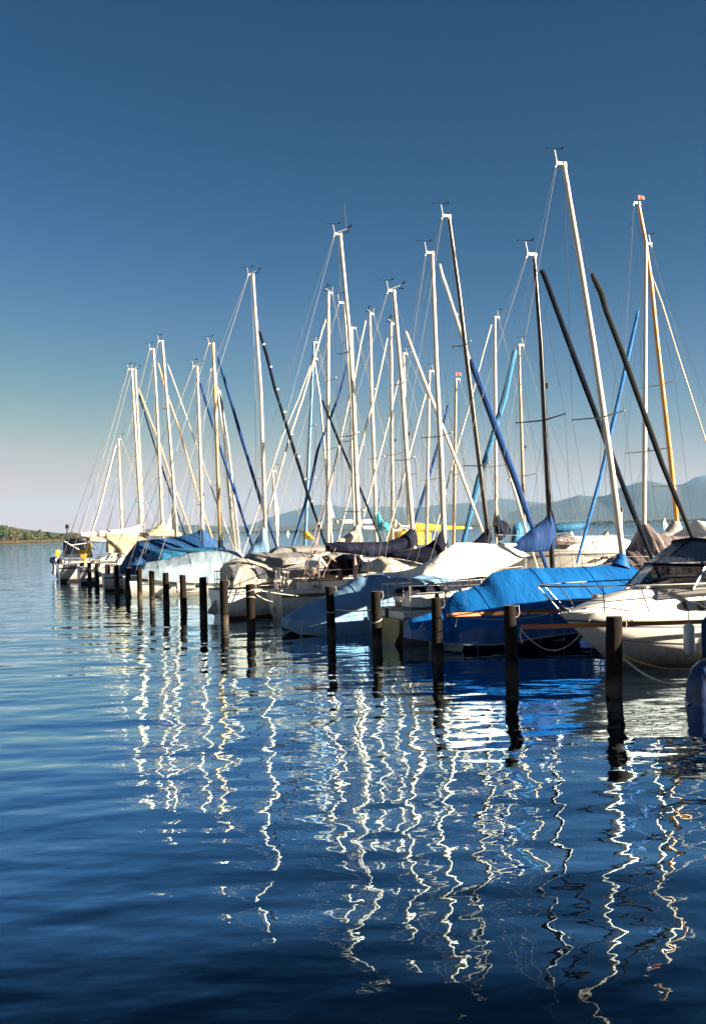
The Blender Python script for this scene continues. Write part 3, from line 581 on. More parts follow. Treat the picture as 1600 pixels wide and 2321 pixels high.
for sy in (-1, 1):
    w_ = MB(); x0 = B.P(1580, 1375, -1.1).x; x1 = x0+1.2; yy = sy*(B.half(x0)*.87); z0 = B.P(1580, 1375, -1.1).z-.09
    pts = [(x0+(x1-x0)*a, b) for a, b in ((.04, 0), (.96, 0), (1, .04), (1, .14), (.96, .18), (.04, .18), (0, .12), (0, .05))]
    w_.add([(a, yy+sy*.08-sy*(b*.15), z0+b) for a, b in pts]+[(a, yy-sy*.1, z0+b) for a, b in pts], [tuple(range(8))]+[(i, (i+1) % 8, (i+1) % 8+8, i+8) for i in range(8)]); w_.build('porthole', M['glass'], B.e, False)
# bow rail
for sy in (-1, 1):
    rl = MB(); hr = [(-.42, .0), (-.38, .12), (-.15, .42), (.5, .72), (1.2, .92), (2.2, 1.08), (3.4, 1.16), (4.6, 1.18)]
    top = [Vector((x, sy*y, 1.12+.53+.02*x*0-.012*x)) for x, y in hr]
    rl.tube(top, .0145, 8)
    mid_ = [p-Vector((-.16 if p.x < 0 else -.05, 0, .27)) for p in top[:4]]; rl.tube(mid_, .011, 6)
    for k, (fx, fy) in ((1, (.18, .13)), (3, (.75, .55)), (4, (1.6, .95)), (6, (3.7, 1.12)), (7, (4.8, 1.13))):
        rl.tube([top[k], Vector((fx, sy*min(fy, B.half(fx)-.05), B.sheer(fx)))], .012, 7)
    rl.build('bow_rail', M['steel'], B.e)
hr_ = MB()
for sy in (-1, 1):
    hr_.tube([(1.95, sy*.62, B.sheer(2)+.3), (2.1, sy*.66, B.sheer(2)+.4), (3.0, sy*.78, B.sheer(3)+.5), (4.1, sy*.85, B.sheer(4)+.55), (4.5, sy*.85, B.sheer(4)+.5)], .012, 7)
hr_.build('grab_rail', M['steel'], B.e)
for x, y in ((.55, -.2), (.55, .2), (.25, 0)): cl = MB(); cl.tube([(x-.08, y, 1.2), (x+.08, y, 1.21)], .02, 6); cl.tube([(x, y, 1.08), (x, y, 1.21)], .018, 6); cl.build('cleat', M['steel'], B.e)
# windscreen, canvas above it
def quadgrid(a, b, c, d, nx=8, ny=4, bow=0., ax=Vector((0, -1, 0))):
    a, b, c, d = map(Vector, (a, b, c, d)); return [[a.lerp(b, i/nx).lerp(d.lerp(c, i/nx), j/ny)+ax*bow*math.sin(math.pi*j/ny)*math.sin(math.pi*i/nx) for i in range(nx+1)] for j in range(ny+1)]
fc = B.P(1440, 1332, 0); fd = B.P(1481, 1283, 0); W0 = Vector((fc.x+.55, -1.0, fc.z-.02)); W1 = Vector((fd.x+.5, -.88, fd.z-.02)); W2 = Vector((8.3, -.9, fd.z-.04)); W3 = Vector((8.3, -1.05, fc.z-.05))
gl = MB(); gl.grid(quadgrid(W0, W3, W2, W1, 10, 5, .05)); m_ = lambda p: Vector((p.x, -p.y, p.z))
gl.grid(quadgrid(m_(W0), m_(W3), m_(W2), m_(W1), 10, 5, -.05))
gl.grid(quadgrid(W0, fc, fd, W1, 6, 5)); gl.grid(quadgrid(fc, m_(W0), m_(W1), fd, 6, 5))
gm = mat('smoked_glass', (.02, .03, .05), .06, spec=.6, alpha=.82, var=.3); gl.build('windscreen', gm, B.e)
wf = MB(); wf.tube([W0, W1], .022, 6); wf.tube([W1, W2], .02, 6); wf.tube([m_(W0), m_(W1)], .022, 6); wf.tube([W1, fd, m_(W1)], .02, 6); wf.tube([W0, fc, m_(W0)], .02, 6); wf.tube([W0, W3], .02, 6); wf.build('windscreen_frame', M['alum'], B.e)
C0 = W1+Vector((0, 0, .03)); ct = B.P(1566, 1223, 0); C1 = Vector((ct.x+.15, -.72, ct.z-.06)); C2 = Vector((8.3, -.72, ct.z-.02)); C3 = W2+Vector((0, 0, .03)); cc = fd+Vector((0, 0, .03)); c2 = Vector((8.3, 0, ct.z+.06))
cv = MB(); cv.tube([C0, C0.lerp(C1, .5)+Vector((0, 0, -.02)), C1, C2], [.03, .035, .05, .06], 8); cv.tube([C0, C3], .03, 8); cv.tube([C0.lerp(C3, .3), C0.lerp(C1, .6).lerp(C3, .35), C1.lerp(C2, .45)-Vector((0, 0, .06))], .018, 6); cv.tube([C0, cc, m_(C0)], .035, 8)
cv.tube([cc, ct], .03, 6); cv.tube([C1, ct, m_(C1)], .05, 8)
cv.grid(quadgrid(C1, C2, c2, ct, 8, 6)); cv.grid(quadgrid(m_(C1), m_(C2), c2, ct, 8, 6)); cv.grid(quadgrid(C1-Vector((0, 0, .04)), C2-Vector((0, 0, .04)), C2-Vector((0, .04, .22)), C1.lerp(C2, .2)-Vector((0, .03, .16)), 8, 4)); cv.grid(quadgrid(m_(C0), m_(C3), m_(C2), m_(C1)))
cv.build('canvas_top', M['navy'], B.e)
cw = MB(); cw.grid(quadgrid(C0, C3, C2, C1, 10, 8, .04)); cw.grid(quadgrid(C0, cc, ct, C1, 6, 8)); cw.grid(quadgrid(cc, m_(C0), m_(C1), ct, 6, 8)); cw.build('clear_window', mat('clear_vinyl', (.25, .36, .48), .08, alpha=.45, bump=.8, bscale=3, bdist=.05, spec=.8), B.e)
inn = MB(); inn.box((5.9, 0, 1.45), (2.6, 1.2, .7)); inn.sphere((5.2, -.3, 1.75), .2); inn.box((6.2, -.5, 1.7), (.5, .5, .6)); inn.build('seat', M['black'], B.e)
tx = bpy.data.curves.new('registration', 'FONT'); tx.body = '60'; tx.size = .17; tx.extrude = .003; to = bpy.data.objects.new('registration', tx); COL.objects.link(to); to.parent = B.e
p_ = B.P(1417, 1420, -.93); tx.materials.append(M['black']); bpy.context.view_layer.update(); tm = bpy.data.meshes.new_from_object(to); bpy.data.objects.remove(to); to = bpy.data.objects.new('registration', tm); COL.objects.link(to); to.parent = B.e; to.location = p_; to.rotation_euler = (R(84), 0, R(-12)); B1 = B
# --- bright blue covered boat
B = Boat('sailboat', at(955, 1474), 24, 'sailboat under a bright blue glossy cover, white mast rising from its ridge')
hull(B, .75, 8.0, 2.2, .42, .7, M['boot'], tr=.02); B2 = B
tent(B, 'boat_cover', [(1004, 1375), (1012, 1362), (1030, 1342), (1060, 1336), (1090, 1323), (1104, 1308), (1120, 1297), (1148, 1291), (1200, 1288), (1251, 1287), (1358, 1283), (1398, 1277), (1428, 1283), (1464, 1299), (1500, 1320), (1560, 1350)],
     [(1000, 1456), (1060, 1468), (1130, 1464), (1200, 1450), (1290, 1438), (1400, 1425), (1560, 1405)], 1.2, 'blue', shoulder=.62, folds=.07, nx=70, ny=14, endw=(.62, .15), wtop=.1, fs=4)
tent(B, 'engine_cover', [(922, 1412), (930, 1401), (950, 1396), (985, 1386), (1030, 1368)], [(920, 1446), (960, 1452), (1030, 1458)], .42, 'blue', shoulder=.5, folds=.05, nx=16, endw=(.5, 1), wtop=.15)
ec = B.P(955, 1422, -.47); tri = MB(); tri.tube([ec+Vector((-.09, -.03, -.07)), ec+Vector((.02, -.03, .1)), ec+Vector((.1, -.03, -.03)), ec+Vector((-.05, -.03, -.1))], .014, 5); tri.tube([ec+Vector((.0, -.03, .04)), ec+Vector((.06, -.03, -.06))], .012, 5); tri.build('emblem', M['rope'], B.e)
outboard(B.e, (.35, 0, .3), .62, M['navy'], leg=M['gelg'])
T('mast_collar', [B.P(1403, 1284), B.P(1408, 1266), B.P(1407, 1255)], [.28, .16, .09], M['blue'], B.e, 12)
mast(B, (1277, 374), (1409, 1262), 'alum', .082, (.405,), step=1.2, pts=[(1385, 1060), (1344, 780), (1315, 600)], sprlen=1.05)
B.mo.data.materials[0] = M['alu'] 
stay(B, [(1340, 620), (1362, 665), (1373, 705), (1410, 800), (1500, 1052), (1575, 1235)], 'dgreen', .075, wire_to=(1314, 540))
# --- white awning boat with olive stern and black mast
B = Boat('sailboat', at(893, 1455), 24, 'yellow-sterned sailboat under a white awning with black mast'); B3 = B
hull(B, 0, 8.2, 2.3, .8, 1.0, M['gel'], stripe=M['gelg'], low=M['olive'], tr=-.15, depth=.5)
tsm = MB(); q = [B.P(866, 1392, -.2), B.P(930, 1398, -.5)]
# olive transom panel, proud of the hull
hh = B.half(0.0); tr_ = MB(); pts = [(-.2, -hh*.97, .62), (-.2, hh*.97, .62), (-.2, hh*.92, .25), (-.2, hh*.55, -.05), (-.2, 0, -.15), (-.2, -hh*.55, -.05), (-.2, -hh*.92, .25)]
tr_.add(pts+[(x-.05, y, z) for x, y, z in pts], [tuple(range(7)), tuple(range(13, 6, -1))]+[(i, i+7, (i+1) % 7+7, (i+1) % 7) for i in range(7)]); tr_.build('transom', M['olive'], B.e, False)
rd = MB(); rd.box((-.14, 0, .3), (.16, .07, 1.1)); rd.box((-.1, 0, .75), (.1, .16, .3), 1); rd.build('rudder', [M['black'], M['gel']], B.e)
cabin(B, 3.0, 6.2, .45, .62); pushpit(B, .62, .9); rails(B, 1.0, 6.5, 5, .6)
cp = MB(); cp.box((1.6, -.62, .98), (2.4, .22, .2)); cp.box((1.6, .62, .98), (2.4, .22, .2)); cp.box((1.4, 0, .95), (1.9, .9, .06), 1); cp.box((.35, -.45, 1.0), (.4, .5, .24), 0, ry=.1); cp.build('cockpit_coaming', [M['gel'], M['teak']], B.e, False)
wn = MB()
for x, y in ((.9, -.63), (2.3, -.63), (2.3, .63)): wn.tube([(x, y, 1.06), (x, y, 1.2)], [.07, .05], 10)
wn.build('winch', M['black'], B.e)
# awning: ridge over the boom, corners stretched out
rp = [(918, 1311), (1033, 1230), (1095, 1231), (1156, 1237), (1203, 1259)]; R3 = [B.P(*q) for q in rp]
lowp = [(921, 1312), (960, 1303), (995, 1309), (1035, 1312), (1075, 1309), (1105, 1304), (1138, 1291), (1201, 1260)]; E3 = [B.P(q[0], q[1], -1.15 if 950 < q[0] < 1190 else -.5) for q in lowp]
rows = []
for i in range(41):
    u = i/40; k = u*(len(E3)-1); j = min(len(E3)-2, int(k)); e_ = E3[j].lerp(E3[j+1], k-j); r_x = lerp(R3[0].x+.05, R3[-1].x-.02, u); rr = Vector((r_x, 0, interp([(p.x, p.z) for p in R3], r_x))); row = []
    for s_ in (-1, 1):
        for t in ([1, .85, .7, .5, .3, .15, 0] if s_ < 0 else [.15, .3, .5, .7, .85, 1]):
            e2 = Vector((e_.x, e_.y*(1 if s_ < 0 else -1), e_.z)); p = rr.lerp(e2, t); p.z -= .14*math.sin(math.pi*t)*min(1, 4*u*(1-u)); p.z += .025*noise.noise(Vector((p.x*1.3+p.y, p.y*.7, 4)))+.012*math.sin(u*60)*t*(u < .3); row.append(p)
    rows.append(row)
aw = MB().grid(rows).build('awning', M['white'], B.e)
bm_ = MB(); bm_.tube([B.P(925, 1312)+Vector((0, 0, -.05)), B.P(1033, 1236)], .012, 6); bm_.tube([B.P(1040, 1240), B.P(1246, 1232)], .05, 8); bm_.build('boom', M['alu'], B.e)
st = MB()
for a, b in (((995, 1309), (1020, 1345)), ((1035, 1312), (1036, 1345)), ((1063, 1306), (1065, 1340))): st.tube([B.P(*a, -1.1), B.P(*b, -1.05)], .012, 5)
st.tube([B.P(860, 1328, -.6), B.P(995, 1309, -1.15)], .006, 4); st.build('awning_pole', M['steel'], B.e)
mast(B, (1210, 579), (1250, 1262), 'dark', .072, (.52,), pts=[(1243, 1148), (1225, 780)], sprlen=1.15, lamp=.62, anem=False)
bag(B, 'sail_cover', [(1160, 1236), (1180, 1218), (1220, 1187), (1239, 1173), (1243, 1150), (1250, 1150), (1256, 1176), (1256, 1200)], [(1160, 1245), (1195, 1252), (1225, 1250), (1256, 1245)], .16, 'dblue', seed=3)
stay(B, [(1226, 612), (1232, 622), (1290, 780), (1360, 966), (1430, 1150), (1480, 1274)], 'greystay', .075, wire_to=(1221, 585))
B.e['label'] = 'sailboat with dirty yellow stern, large white awning and slim black mast'
# --- light blue covered boat
B = Boat('sailboat', at(694, 1436), 25, 'sailboat under a light blue cover reaching down to the water at its stern'); B4 = B
hull(B, 1.5, 8.6, 2.0, .72, 1.05, M['gel'], M['boot'])
tent(B, 'boat_cover', [(645, 1399), (668, 1383), (726, 1354), (761, 1338), (783, 1324), (808, 1308), (841, 1302), (880, 1299), (935, 1297), (1000, 1299)], [(650, 1406), (690, 1440), (760, 1444), (850, 1440), (900, 1362), (1000, 1345)], 1.05, 'pale', shoulder=.35, folds=.05, nx=60, ny=12, endw=(.25, 1), wtop=.35, fs=5)
tent(B, 'side_cover', [(858, 1330), (900, 1322), (1000, 1312), (1078, 1306)], [(888, 1358), (940, 1352), (1020, 1340), (1080, 1328)], 1.1, 'navy', shoulder=.05, folds=.02, nx=24, wtop=.9, endw=(1, 1))
T('rolled_sail_end', [B.P(655, 1402, -.3), B.P(668, 1408, -.3), B.P(678, 1424, -.3)], [.08, .2, .14], M['pale'], B.e, 10)
mast(B, (1017, 492), (1104, 1196), 'mdark', .075, (.34, .66), pts=[(1063, 860), (1040, 660)], sprlen=.7)
bag(B, 'sail_cover', [(1068, 1232), (1085, 1218), (1098, 1203), (1101, 1190), (1108, 1190), (1113, 1215)], [(1068, 1240), (1113, 1240)], .14, 'bnavy', seed=4)
stay(B, [(1066, 814), (1072, 830), (1120, 960), (1165, 1080), (1213, 1216)], 'bstay', .1, wire_to=(1052, 755))
B.e['label'] = 'sailboat under a matt light blue cover that slopes to the water at its stern'
# --- black boom-cover boat
B = Boat('sailboat', (.0, 32.2), 25, 'sailboat with sagging black sail cover and crumpled cream cockpit tarpaulin'); B5 = B
hull(B, .2, 8.4, 2.0, .85, 1.1, M['gel'], M['boot']); cabin(B, 3.2, 6.2)
tent(B, 'cockpit_cover', [(838, 1290), (848, 1272), (860, 1264), (900, 1266), (940, 1274), (966, 1286)], [(838, 1297), (900, 1299), (966, 1297)], .85, 'ecru', shoulder=.45, folds=.1, nx=30, ny=10, wtop=.3)
rails(B, .8, 5.5, 5, .6)
bag(B, 'sail_cover', [(868, 1256), (925, 1246), (963, 1238), (985, 1222), (997, 1206), (1000, 1200), (1008, 1202), (1013, 1222)], [(868, 1262), (905, 1266), (940, 1275), (980, 1281), (1000, 1270), (1013, 1252)], .2, 'bnavy', seed=5)
mast(B, (979, 575), (1005, 1206), 'alu', .085, (.455,), pts=[(999, 1030), (990, 860)], anem=False, sprlen=.95, lamp=.5, head=-1)
stay(B, [(996, 598), (1002, 625), (1011, 650), (1043, 750), (1078, 860), (1115, 960), (1150, 1060), (1196, 1216)], 'ecru', .052, wire_to=(984, 580), straps=3)
# --- two people's boat
B = Boat('sailboat', at(633, 1404), 24, 'white sailboat with open cockpit, navy sail cover and folded boarding ladder'); B6 = B
hull(B, 0, 8.6, 2.1, .95, 1.2, M['gel'], M['teak'], tr=-.2); cabin(B, 3.4, 6.4, .5); pushpit(B, .65, 1.0); rails(B, 1.1, 6.8, 5, .62)
cp = MB(); cp.box((1.7, -.7, 1.08), (2.6, .16, .26)); cp.box((1.7, .7, 1.08), (2.6, .16, .26)); cp.box((1.7, -.7, 1.22), (2.6, .2, .03), 1); cp.box((1.7, .7, 1.22), (2.6, .2, .03), 1); cp.box((1.7, 0, .97), (2.4, 1.2, .04), 1); cp.build('cockpit_coaming', [M['gel'], M['teak']], B.e, False)
rudder(B, [(620, 1392), (617, 1382), (621, 1372), (632, 1362), (646, 1352), (652, 1356), (643, 1384), (633, 1394)], M['gelg'], .05)
ld = MB()
for y in (-.42, -.18):
    ld.tube([(-.25, y, .15), (-.18, y, .9), (-.15, y, 1.55), (-.02, y, 1.6), (.02, y, 1.0)], .016, 6)
for k in range(5): ld.tube([(-.24+.012*k, -.42, .22+.2*k), (-.24+.012*k, -.18, .22+.2*k)], .014, 6)
ld.build('boarding_ladder', M['steel'], B.e)
bag(B, 'sail_cover', [(738, 1230), (770, 1228), (800, 1229), (875, 1228), (905, 1218), (923, 1204), (936, 1190), (944, 1188), (945, 1215)], [(738, 1250), (805, 1256), (855, 1264), (873, 1258), (903, 1250), (945, 1240)], .2, 'navy', seed=6)
tent(B, 'spray_hood', [(764, 1292), (768, 1262), (778, 1256), (800, 1256), (812, 1264), (822, 1290)], [(760, 1308), (822, 1300)], .8, 'bnavy', shoulder=.4, nx=20, wtop=.5)
T('boom', [B.P(738, 1245), B.P(936, 1236)], .05, M['alu'], B.e)
mast(B, (892, 661), (934, 1186), 'alu', .085, (.42, .68), pts=[(923, 1060), (910, 860)], anem=True, sprlen=.75, lamp=.51, head=-1)
stay(B, [(919, 750), (960, 860), (993, 943), (1040, 1060), (1070, 1143), (1096, 1210)], 'ecru', .06, wire_to=(896, 685))
mz = MB(); mz.tube([B.P(690, 1322, -.3), B.P(709, 1255, -.1), B.P(760, 1070, 0)], .011, 5); mz.tube([B.P(684, 1322, -.5), B.P(703, 1255, -.4), B.P(750, 1070, 0)], .008, 5); mz.tube([B.P(702, 1330, -.9), B.P(738, 1232, 0)], .008, 5); mz.tube([B.P(724, 1325, -.9), B.P(765, 1232, 0)], .008, 5); mz.build('mainsheet', M['pinkr'], B.e)
fd_ = MB(); fd_.tube([B.P(804, 1256, -1), B.P(805, 1280, -1), B.P(806, 1312, -1)], [.01, .07, .08], 8); fd_.build('horseshoe_float', M['pinkr'], B.e)
hpd = MB(); hpd.box(B.P(672, 1350, -.2), (.3, .5, .5)); hpd.build('stern_locker', M['gelg'], B.e)
# --- cream tent boat
B = Boat('sailboat', at(497, 1402), 23, 'white sailboat with a cream tent over its cockpit and red-brown waterline'); B7 = B
hull(B, 0, 8.2, 2.2, .95, 1.2, M['gel'], M['gel'], M['red']); pushpit(B, .6, .8); rails(B, 1, 6, 4, .6)
tent(B, 'cockpit_tent', [(513, 1275), (524, 1270), (538, 1264), (558, 1266), (610, 1281), (660, 1290), (720, 1292), (760, 1293)], [(505, 1338), (560, 1330), (635, 1312), (700, 1306), (760, 1305)], .95, 'ecru', shoulder=.3, folds=.05, nx=50, ny=12, wtop=.3, endw=(.8, .9), fs=5)
wd_ = MB(); a, b, c, d = B.P(527, 1278, -.98), B.P(533, 1282, -.98), B.P(528, 1320, -1.0), B.P(519, 1322, -1.0); a, b, c, d = B.P(576, 1283, -1.02), B.P(620, 1296, -1.02), B.P(634, 1310, -1.03), B.P(590, 1311, -1.03)
wd_.grid(quadgrid(a, b, c, d, 6, 4)); wd_.build('tent_window', mat('tent_window_vinyl', (.12, .13, .15), .2, bump=.6, bscale=5), B.e); wd_ = MB(); wd_.grid(quadgrid(B.P(536, 1276, -1.0), B.P(548, 1274, -1.0), B.P(532, 1316, -1.02), B.P(519, 1318, -1.02), 4, 4)); wd_.build('tent_window', mat('tent_window_vinyl', (.12, .13, .15), .2, bump=.6, bscale=5), B.e)
rudder(B, [(471, 1391), (473, 1382), (484, 1366), (497, 1350), (503, 1352), (500, 1388), (487, 1394)], M['gelg'], .06)
mast(B, (771, 533), (812, 1207), 'alu', .088, (.2, .42, .66), pts=[(808, 1105), (801, 900), (790, 740)], anem=True, sprlen=.8, lamp=.5, head=-1)
an = MB(); an.tube([B.P(785, 525), B.P(781, 462)], .006, 5); an.build('antenna', M['wire'], B.mo)
bag(B, 'sail_cover', [(760, 1226), (782, 1214), (800, 1200), (806, 1188), (812, 1188), (818, 1205), (822, 1226)], [(760, 1232), (822, 1234)], .2, 'ecru', seed=8)
T('boom', [B.P(640, 1286), B.P(812, 1232)], .05, M['alu'], B.e)
# --- grey tarpaulin boat
B = Boat('sailboat', (-4.3, 38.6), 22, 'sailboat wrapped in a long two-tone grey tarpaulin behind the cream tent'); B8 = B
hull(B, .2, 8.4, 2.2, .9, 1.15, M['gel'])
tent(B, 'boat_cover', [(556, 1262), (566, 1253), (610, 1252), (700, 1246), (745, 1244), (800, 1248)], [(556, 1306), (640, 1310), (740, 1306), (800, 1300)], 1.05, 'grey', shoulder=.25, folds=.06, nx=50, ny=12, wtop=.45, endw=(.9, .9))
tent(B, 'sail_cover', [(612, 1252), (622, 1240), (660, 1238), (745, 1234), (790, 1232)], [(612, 1256), (790, 1252)], .35, 'grey', shoulder=.3, nx=24, wtop=.15)
mast(B, (780, 688), (801, 1205), 'alum', .05, (.5,), pts=[(799, 1060), (795, 900)], sprlen=.6, anem=False); B.mo.data.materials[0] = M['alu']
stay(B, [(730, 907), (760, 980), (790, 1051), (820, 1117), (849, 1190)], 'greystay', .05, wire_to=None)
# --- pale grey blue tarpaulin boat
B = Boat('sailboat', at(300, 1352), 14, 'sailboat with pale grey-blue tarpaulin over a long low white hull'); B9 = B
hull(B, 0, 9.4, 2.6, .72, .95, M['gel'], M['gel'], M['anti'])
tent(B, 'boat_cover', [(318, 1283), (330, 1275), (376, 1268), (426, 1254), (463, 1250), (538, 1244), (560, 1266), (600, 1274)], [(318, 1312), (405, 1320), (480, 1322), (600, 1318)], 1.32, 'pale2', shoulder=.4, folds=.06, nx=60, ny=12, wtop=.2, endw=(.8, .6), fs=4)
bag(B, 'sail_cover', [(556, 1262), (568, 1242), (582, 1222), (590, 1208), (595, 1190), (604, 1190), (607, 1220), (612, 1246)], [(556, 1270), (612, 1262)], .24, 'pale', seed=9)
mast(B, (573, 624), (600, 1190), 'alu', .095, (.32,), pts=[(597, 1060), (591, 880)], anem=True, sprlen=1.1, lamp=.1)
stay(B, [(588, 750), (605, 807), (623, 880), (693, 1105), (733, 1222)], 'greystay', .075, wire_to=(579, 690), straps=9)
# --- turquoise cover, yellow mast
B = Boat('sailboat', (-11.3, 52.2), 15, 'sailboat with a straight turquoise cover and yellow mast behind the pale tarpaulin'); B10 = B
hull(B, 0, 9.5, 2.3, .85, 1.1, M['gel'])
tent(B, 'boat_cover', [(334, 1262), (346, 1244), (420, 1242), (500, 1240), (508, 1238)], [(330, 1300), (508, 1290)], 1.1, 'turq', shoulder=.2, nx=30, wtop=.3, endw=(.4, 1))
mast(B, (483, 780), (500, 1237), 'ymast', .1, (.38,), pts=[(495, 1100), (488, 900)], sprlen=.9)
T('mast_sleeve', [B.P(500, 1225), B.P(501, 1250)], .13, M['turq'], B.e)
stay(B, [(494, 808), (540, 966), (592, 1139), (628, 1240)], 'bstay', .085, wire_to=(487, 785))
# --- mid blue cover
B = Boat('sailboat', (-13.0, 55.2), 17, 'sailboat with mid-blue tent cover rising to a point at its white mast'); B11 = B
hull(B, 0, 9, 2.4, .85, 1.1, M['gel'], M['boot'])
tent(B, 'boat_cover', [(272, 1284), (285, 1262), (300, 1242), (313, 1226), (351, 1222), (396, 1217), (433, 1210), (450, 1204), (457, 1194), (463, 1201), (476, 1215), (500, 1232)], [(272, 1302), (320, 1304), (500, 1290)], 1.2, 'mid', shoulder=.55, folds=.05, nx=60, ny=12, wtop=.1, endw=(.8, .5), fs=4)
pushpit(B, .5, .6)
mast(B, (447, 832), (459, 1194), 'alu', .085, (.32,), anem=True, sprlen=.9, lamp=.37)
stay(B, [(454, 866), (485, 971), (509, 1045), (530, 1108), (571, 1232)], 'bstay', .075, wire_to=(449, 840))
# --- two masts behind the blue cover
B = Boat('sailboat', (-11.9, 58.3), 17, 'sailboat hidden behind the blue cover, its cream mast left of a near twin'); B12 = B
hull(B, 2, 9.5, 1.9, .85, 1.1, M['gel']); cabin(B, 4.5, 7.5)
mast(B, (487, 838), (533, 1234), 'alu', .075, (.36,), pts=[(520, 1120), (509, 1003)], sprlen=.8, vn=False)
B = Boat('sailboat', (-12.0, 61), 17, 'sailboat hidden behind the blue cover, its cream mast right of a near twin'); B13 = B
hull(B, 2, 9.5, 1.9, .85, 1.1, M['gel']); cabin(B, 4.5, 7.5)
mast(B, (498, 887), (540, 1237), 'alu', .075, (.42,), pts=[(530, 1120), (517, 1003)], sprlen=.8, vn=False)
T('sail_sleeve', [B.P(497, 887), B.P(500, 915), B.P(509, 985)], [.05, .16, .08], M['greystay'], B.mo)
stay(B, [(524, 1075), (545, 1155), (572, 1240)], 'bstay', .07, wire_to=None, taper=False)
# --- cream and white boats at the far end
B = Boat('sailboat', (-14.7, 60.6), 20, 'white sailboat with long bare white boom and tan cockpit cover'); B14 = B
hull(B, 0, 8.6, 2.6, 1.05, 1.25, M['gel'], M['gel']); pushpit(B, .6, .9); rails(B, 1, 7, 5, .6); cabin(B, 3.2, 6.5, .5)
T('boom', [B.P(240, 1211), B.P(391, 1212)], .11, M['alu'], B.e)
tent(B, 'boom_tent', [(243, 1216), (300, 1213), (330, 1214)], [(243, 1252), (300, 1256), (330, 1240)], .75, 'cream', shoulder=.75, folds=.05, nx=24, wtop=.1, endw=(1, 1))
mast(B, (368, 774), (400, 1211), 'alu', .1, (.34, .7), pts=[(394, 1110), (383, 960)], sprlen=.8, lamp=.33)
stay(B, [(380, 825), (451, 1024), (496, 1153), (529, 1240)], 'ecru', .045, wire_to=(374, 805))
sj = MB(); a, b, c = B.P(392, 1150, .05), B.P(377, 1200, .05), B.P(403, 1200, .05); sj.add([a, b, c, a+Vector((0, .04, 0)), b+Vector((0, .04, 0)), c+Vector((0, .04, 0))], [(0, 1, 2), (5, 4, 3), (0, 3, 4, 1), (1, 4, 5, 2), (2, 5, 3, 0)]); sj.build('storm_sail', M['white'], B.e, False)
rudder(B, [(268, 1318), (266, 1304), (282, 1298), (284, 1318)], M['gelg'], .08, 'stern_platform')
B = Boat('sailboat', (-16.4, 63.5), 20, 'white sailboat with a cream sail cover swelling around its mast foot'); B15 = B
hull(B, 0, 8.6, 2.3, 1.0, 1.2, M['gel'], M['boot']); cabin(B, 3.2, 6.5); rails(B, 1, 7, 5, .6)
bag(B, 'sail_cover', [(330, 1208), (352, 1196), (362, 1186), (368, 1178), (374, 1186), (385, 1198), (412, 1208)], [(330, 1216), (412, 1218)], .25, 'cream', seed=12)
mast(B, (348, 792), (369, 1186), 'alu', .09, (.4,), pts=[(363, 1080), (355, 900)], sprlen=.95)
stay(B, [(359, 822), (377, 890), (406, 969), (451, 1132), (481, 1217)], 'tan', .06, wire_to=(351, 800))
B = Boat('sailboat', (-18.6, 67), 20, 'white sailboat with rolled white mainsail on its boom and grey spray hood'); B16 = B
hull(B, 0, 9, 2.5, 1.1, 1.3, M['gel'], M['boot']); pushpit(B, .6, .8); rails(B, 1, 7, 5, .6); cabin(B, 3.4, 6.5, .5)
bag(B, 'sail_cover', [(185, 1207), (250, 1202), (300, 1196), (316, 1188), (322, 1172), (327, 1190)], [(185, 1213), (327, 1210)], .17, 'white', seed=13)
tent(B, 'spray_hood', [(182, 1217), (188, 1214), (235, 1216), (244, 1226)], [(205, 1226), (240, 1228)], .8, 'grey2', shoulder=.4, nx=18, wtop=.3)
T('boom', [B.P(185, 1214), B.P(325, 1211)], .09, M['alu'], B.e)
mast(B, (299, 838), (321, 1204), 'alu', .09, (.31, .55), sprlen=.9)
stay(B, [(314, 880), (361, 1003), (390, 1090), (434, 1209)], 'tan', .07, wire_to=(303, 850))
fr = MB()
for y in (-.9, .9): fr.tube([B.P(183, 1216, y), B.P(216, 1247, y)], .03, 6); fr.tube([B.P(214, 1231, y), B.P(224, 1247, y)], .02, 6)
fr.build('hood_frame', M['steel'], B.e)
B = Boat('sailboat', (-19.0, 70.6), 20, 'sailboat with twin white masts look, dark blue stern and black outboard'); B17 = B
hull(B, 0, 9, 2.4, 1.05, 1.25, M['boot'], M['gel'], M['anti']); cabin(B, 3.4, 6.5, .5); pushpit(B, .6, .8)
mast(B, (307, 838), (325, 1205), 'alu', .085, (.5,), sprlen=.9, lamp=.45, anem=True)
stay(B, [(315, 893), (359, 1035), (419, 1210)], 'greystay', .06, wire_to=None)
for y in (-.55, .3): outboard(B.e, (-.3, y, 1.0), 1.05, M['black'])
B.e['label'] = 'dark blue sailboat with two black outboards at the far left end'
B = Boat('sailboat', (-20.4, 74), 20, 'navy-hooded motor sailer farthest left, with a lantern pole at its stern'); B18 = B
hull(B, 0, 9, 2.6, 1.15, 1.35, M['gel'], M['boot'], M['boot'], tr=-.25); cabin(B, 3.0, 6.5, .7)
tent(B, 'spray_hood', [(146, 1226), (152, 1222), (190, 1219), (202, 1232), (206, 1250)], [(160, 1262), (206, 1264)], 1.1, 'navy', shoulder=.3, nx=20, wtop=.6, endw=(.9, 1))
lp = MB(); lp.tube([B.P(153, 1250), B.P(153, 1196)], .05, 6); lp.tube([B.P(153, 1198), B.P(153, 1194)], [.15, .12], 8, 1); lp.tube([B.P(153, 1194), B.P(153, 1189)], [.09, .13], 8, 1); lp.build('lantern_pole', [M['rope'], M['black']], B.e)
fr = MB()
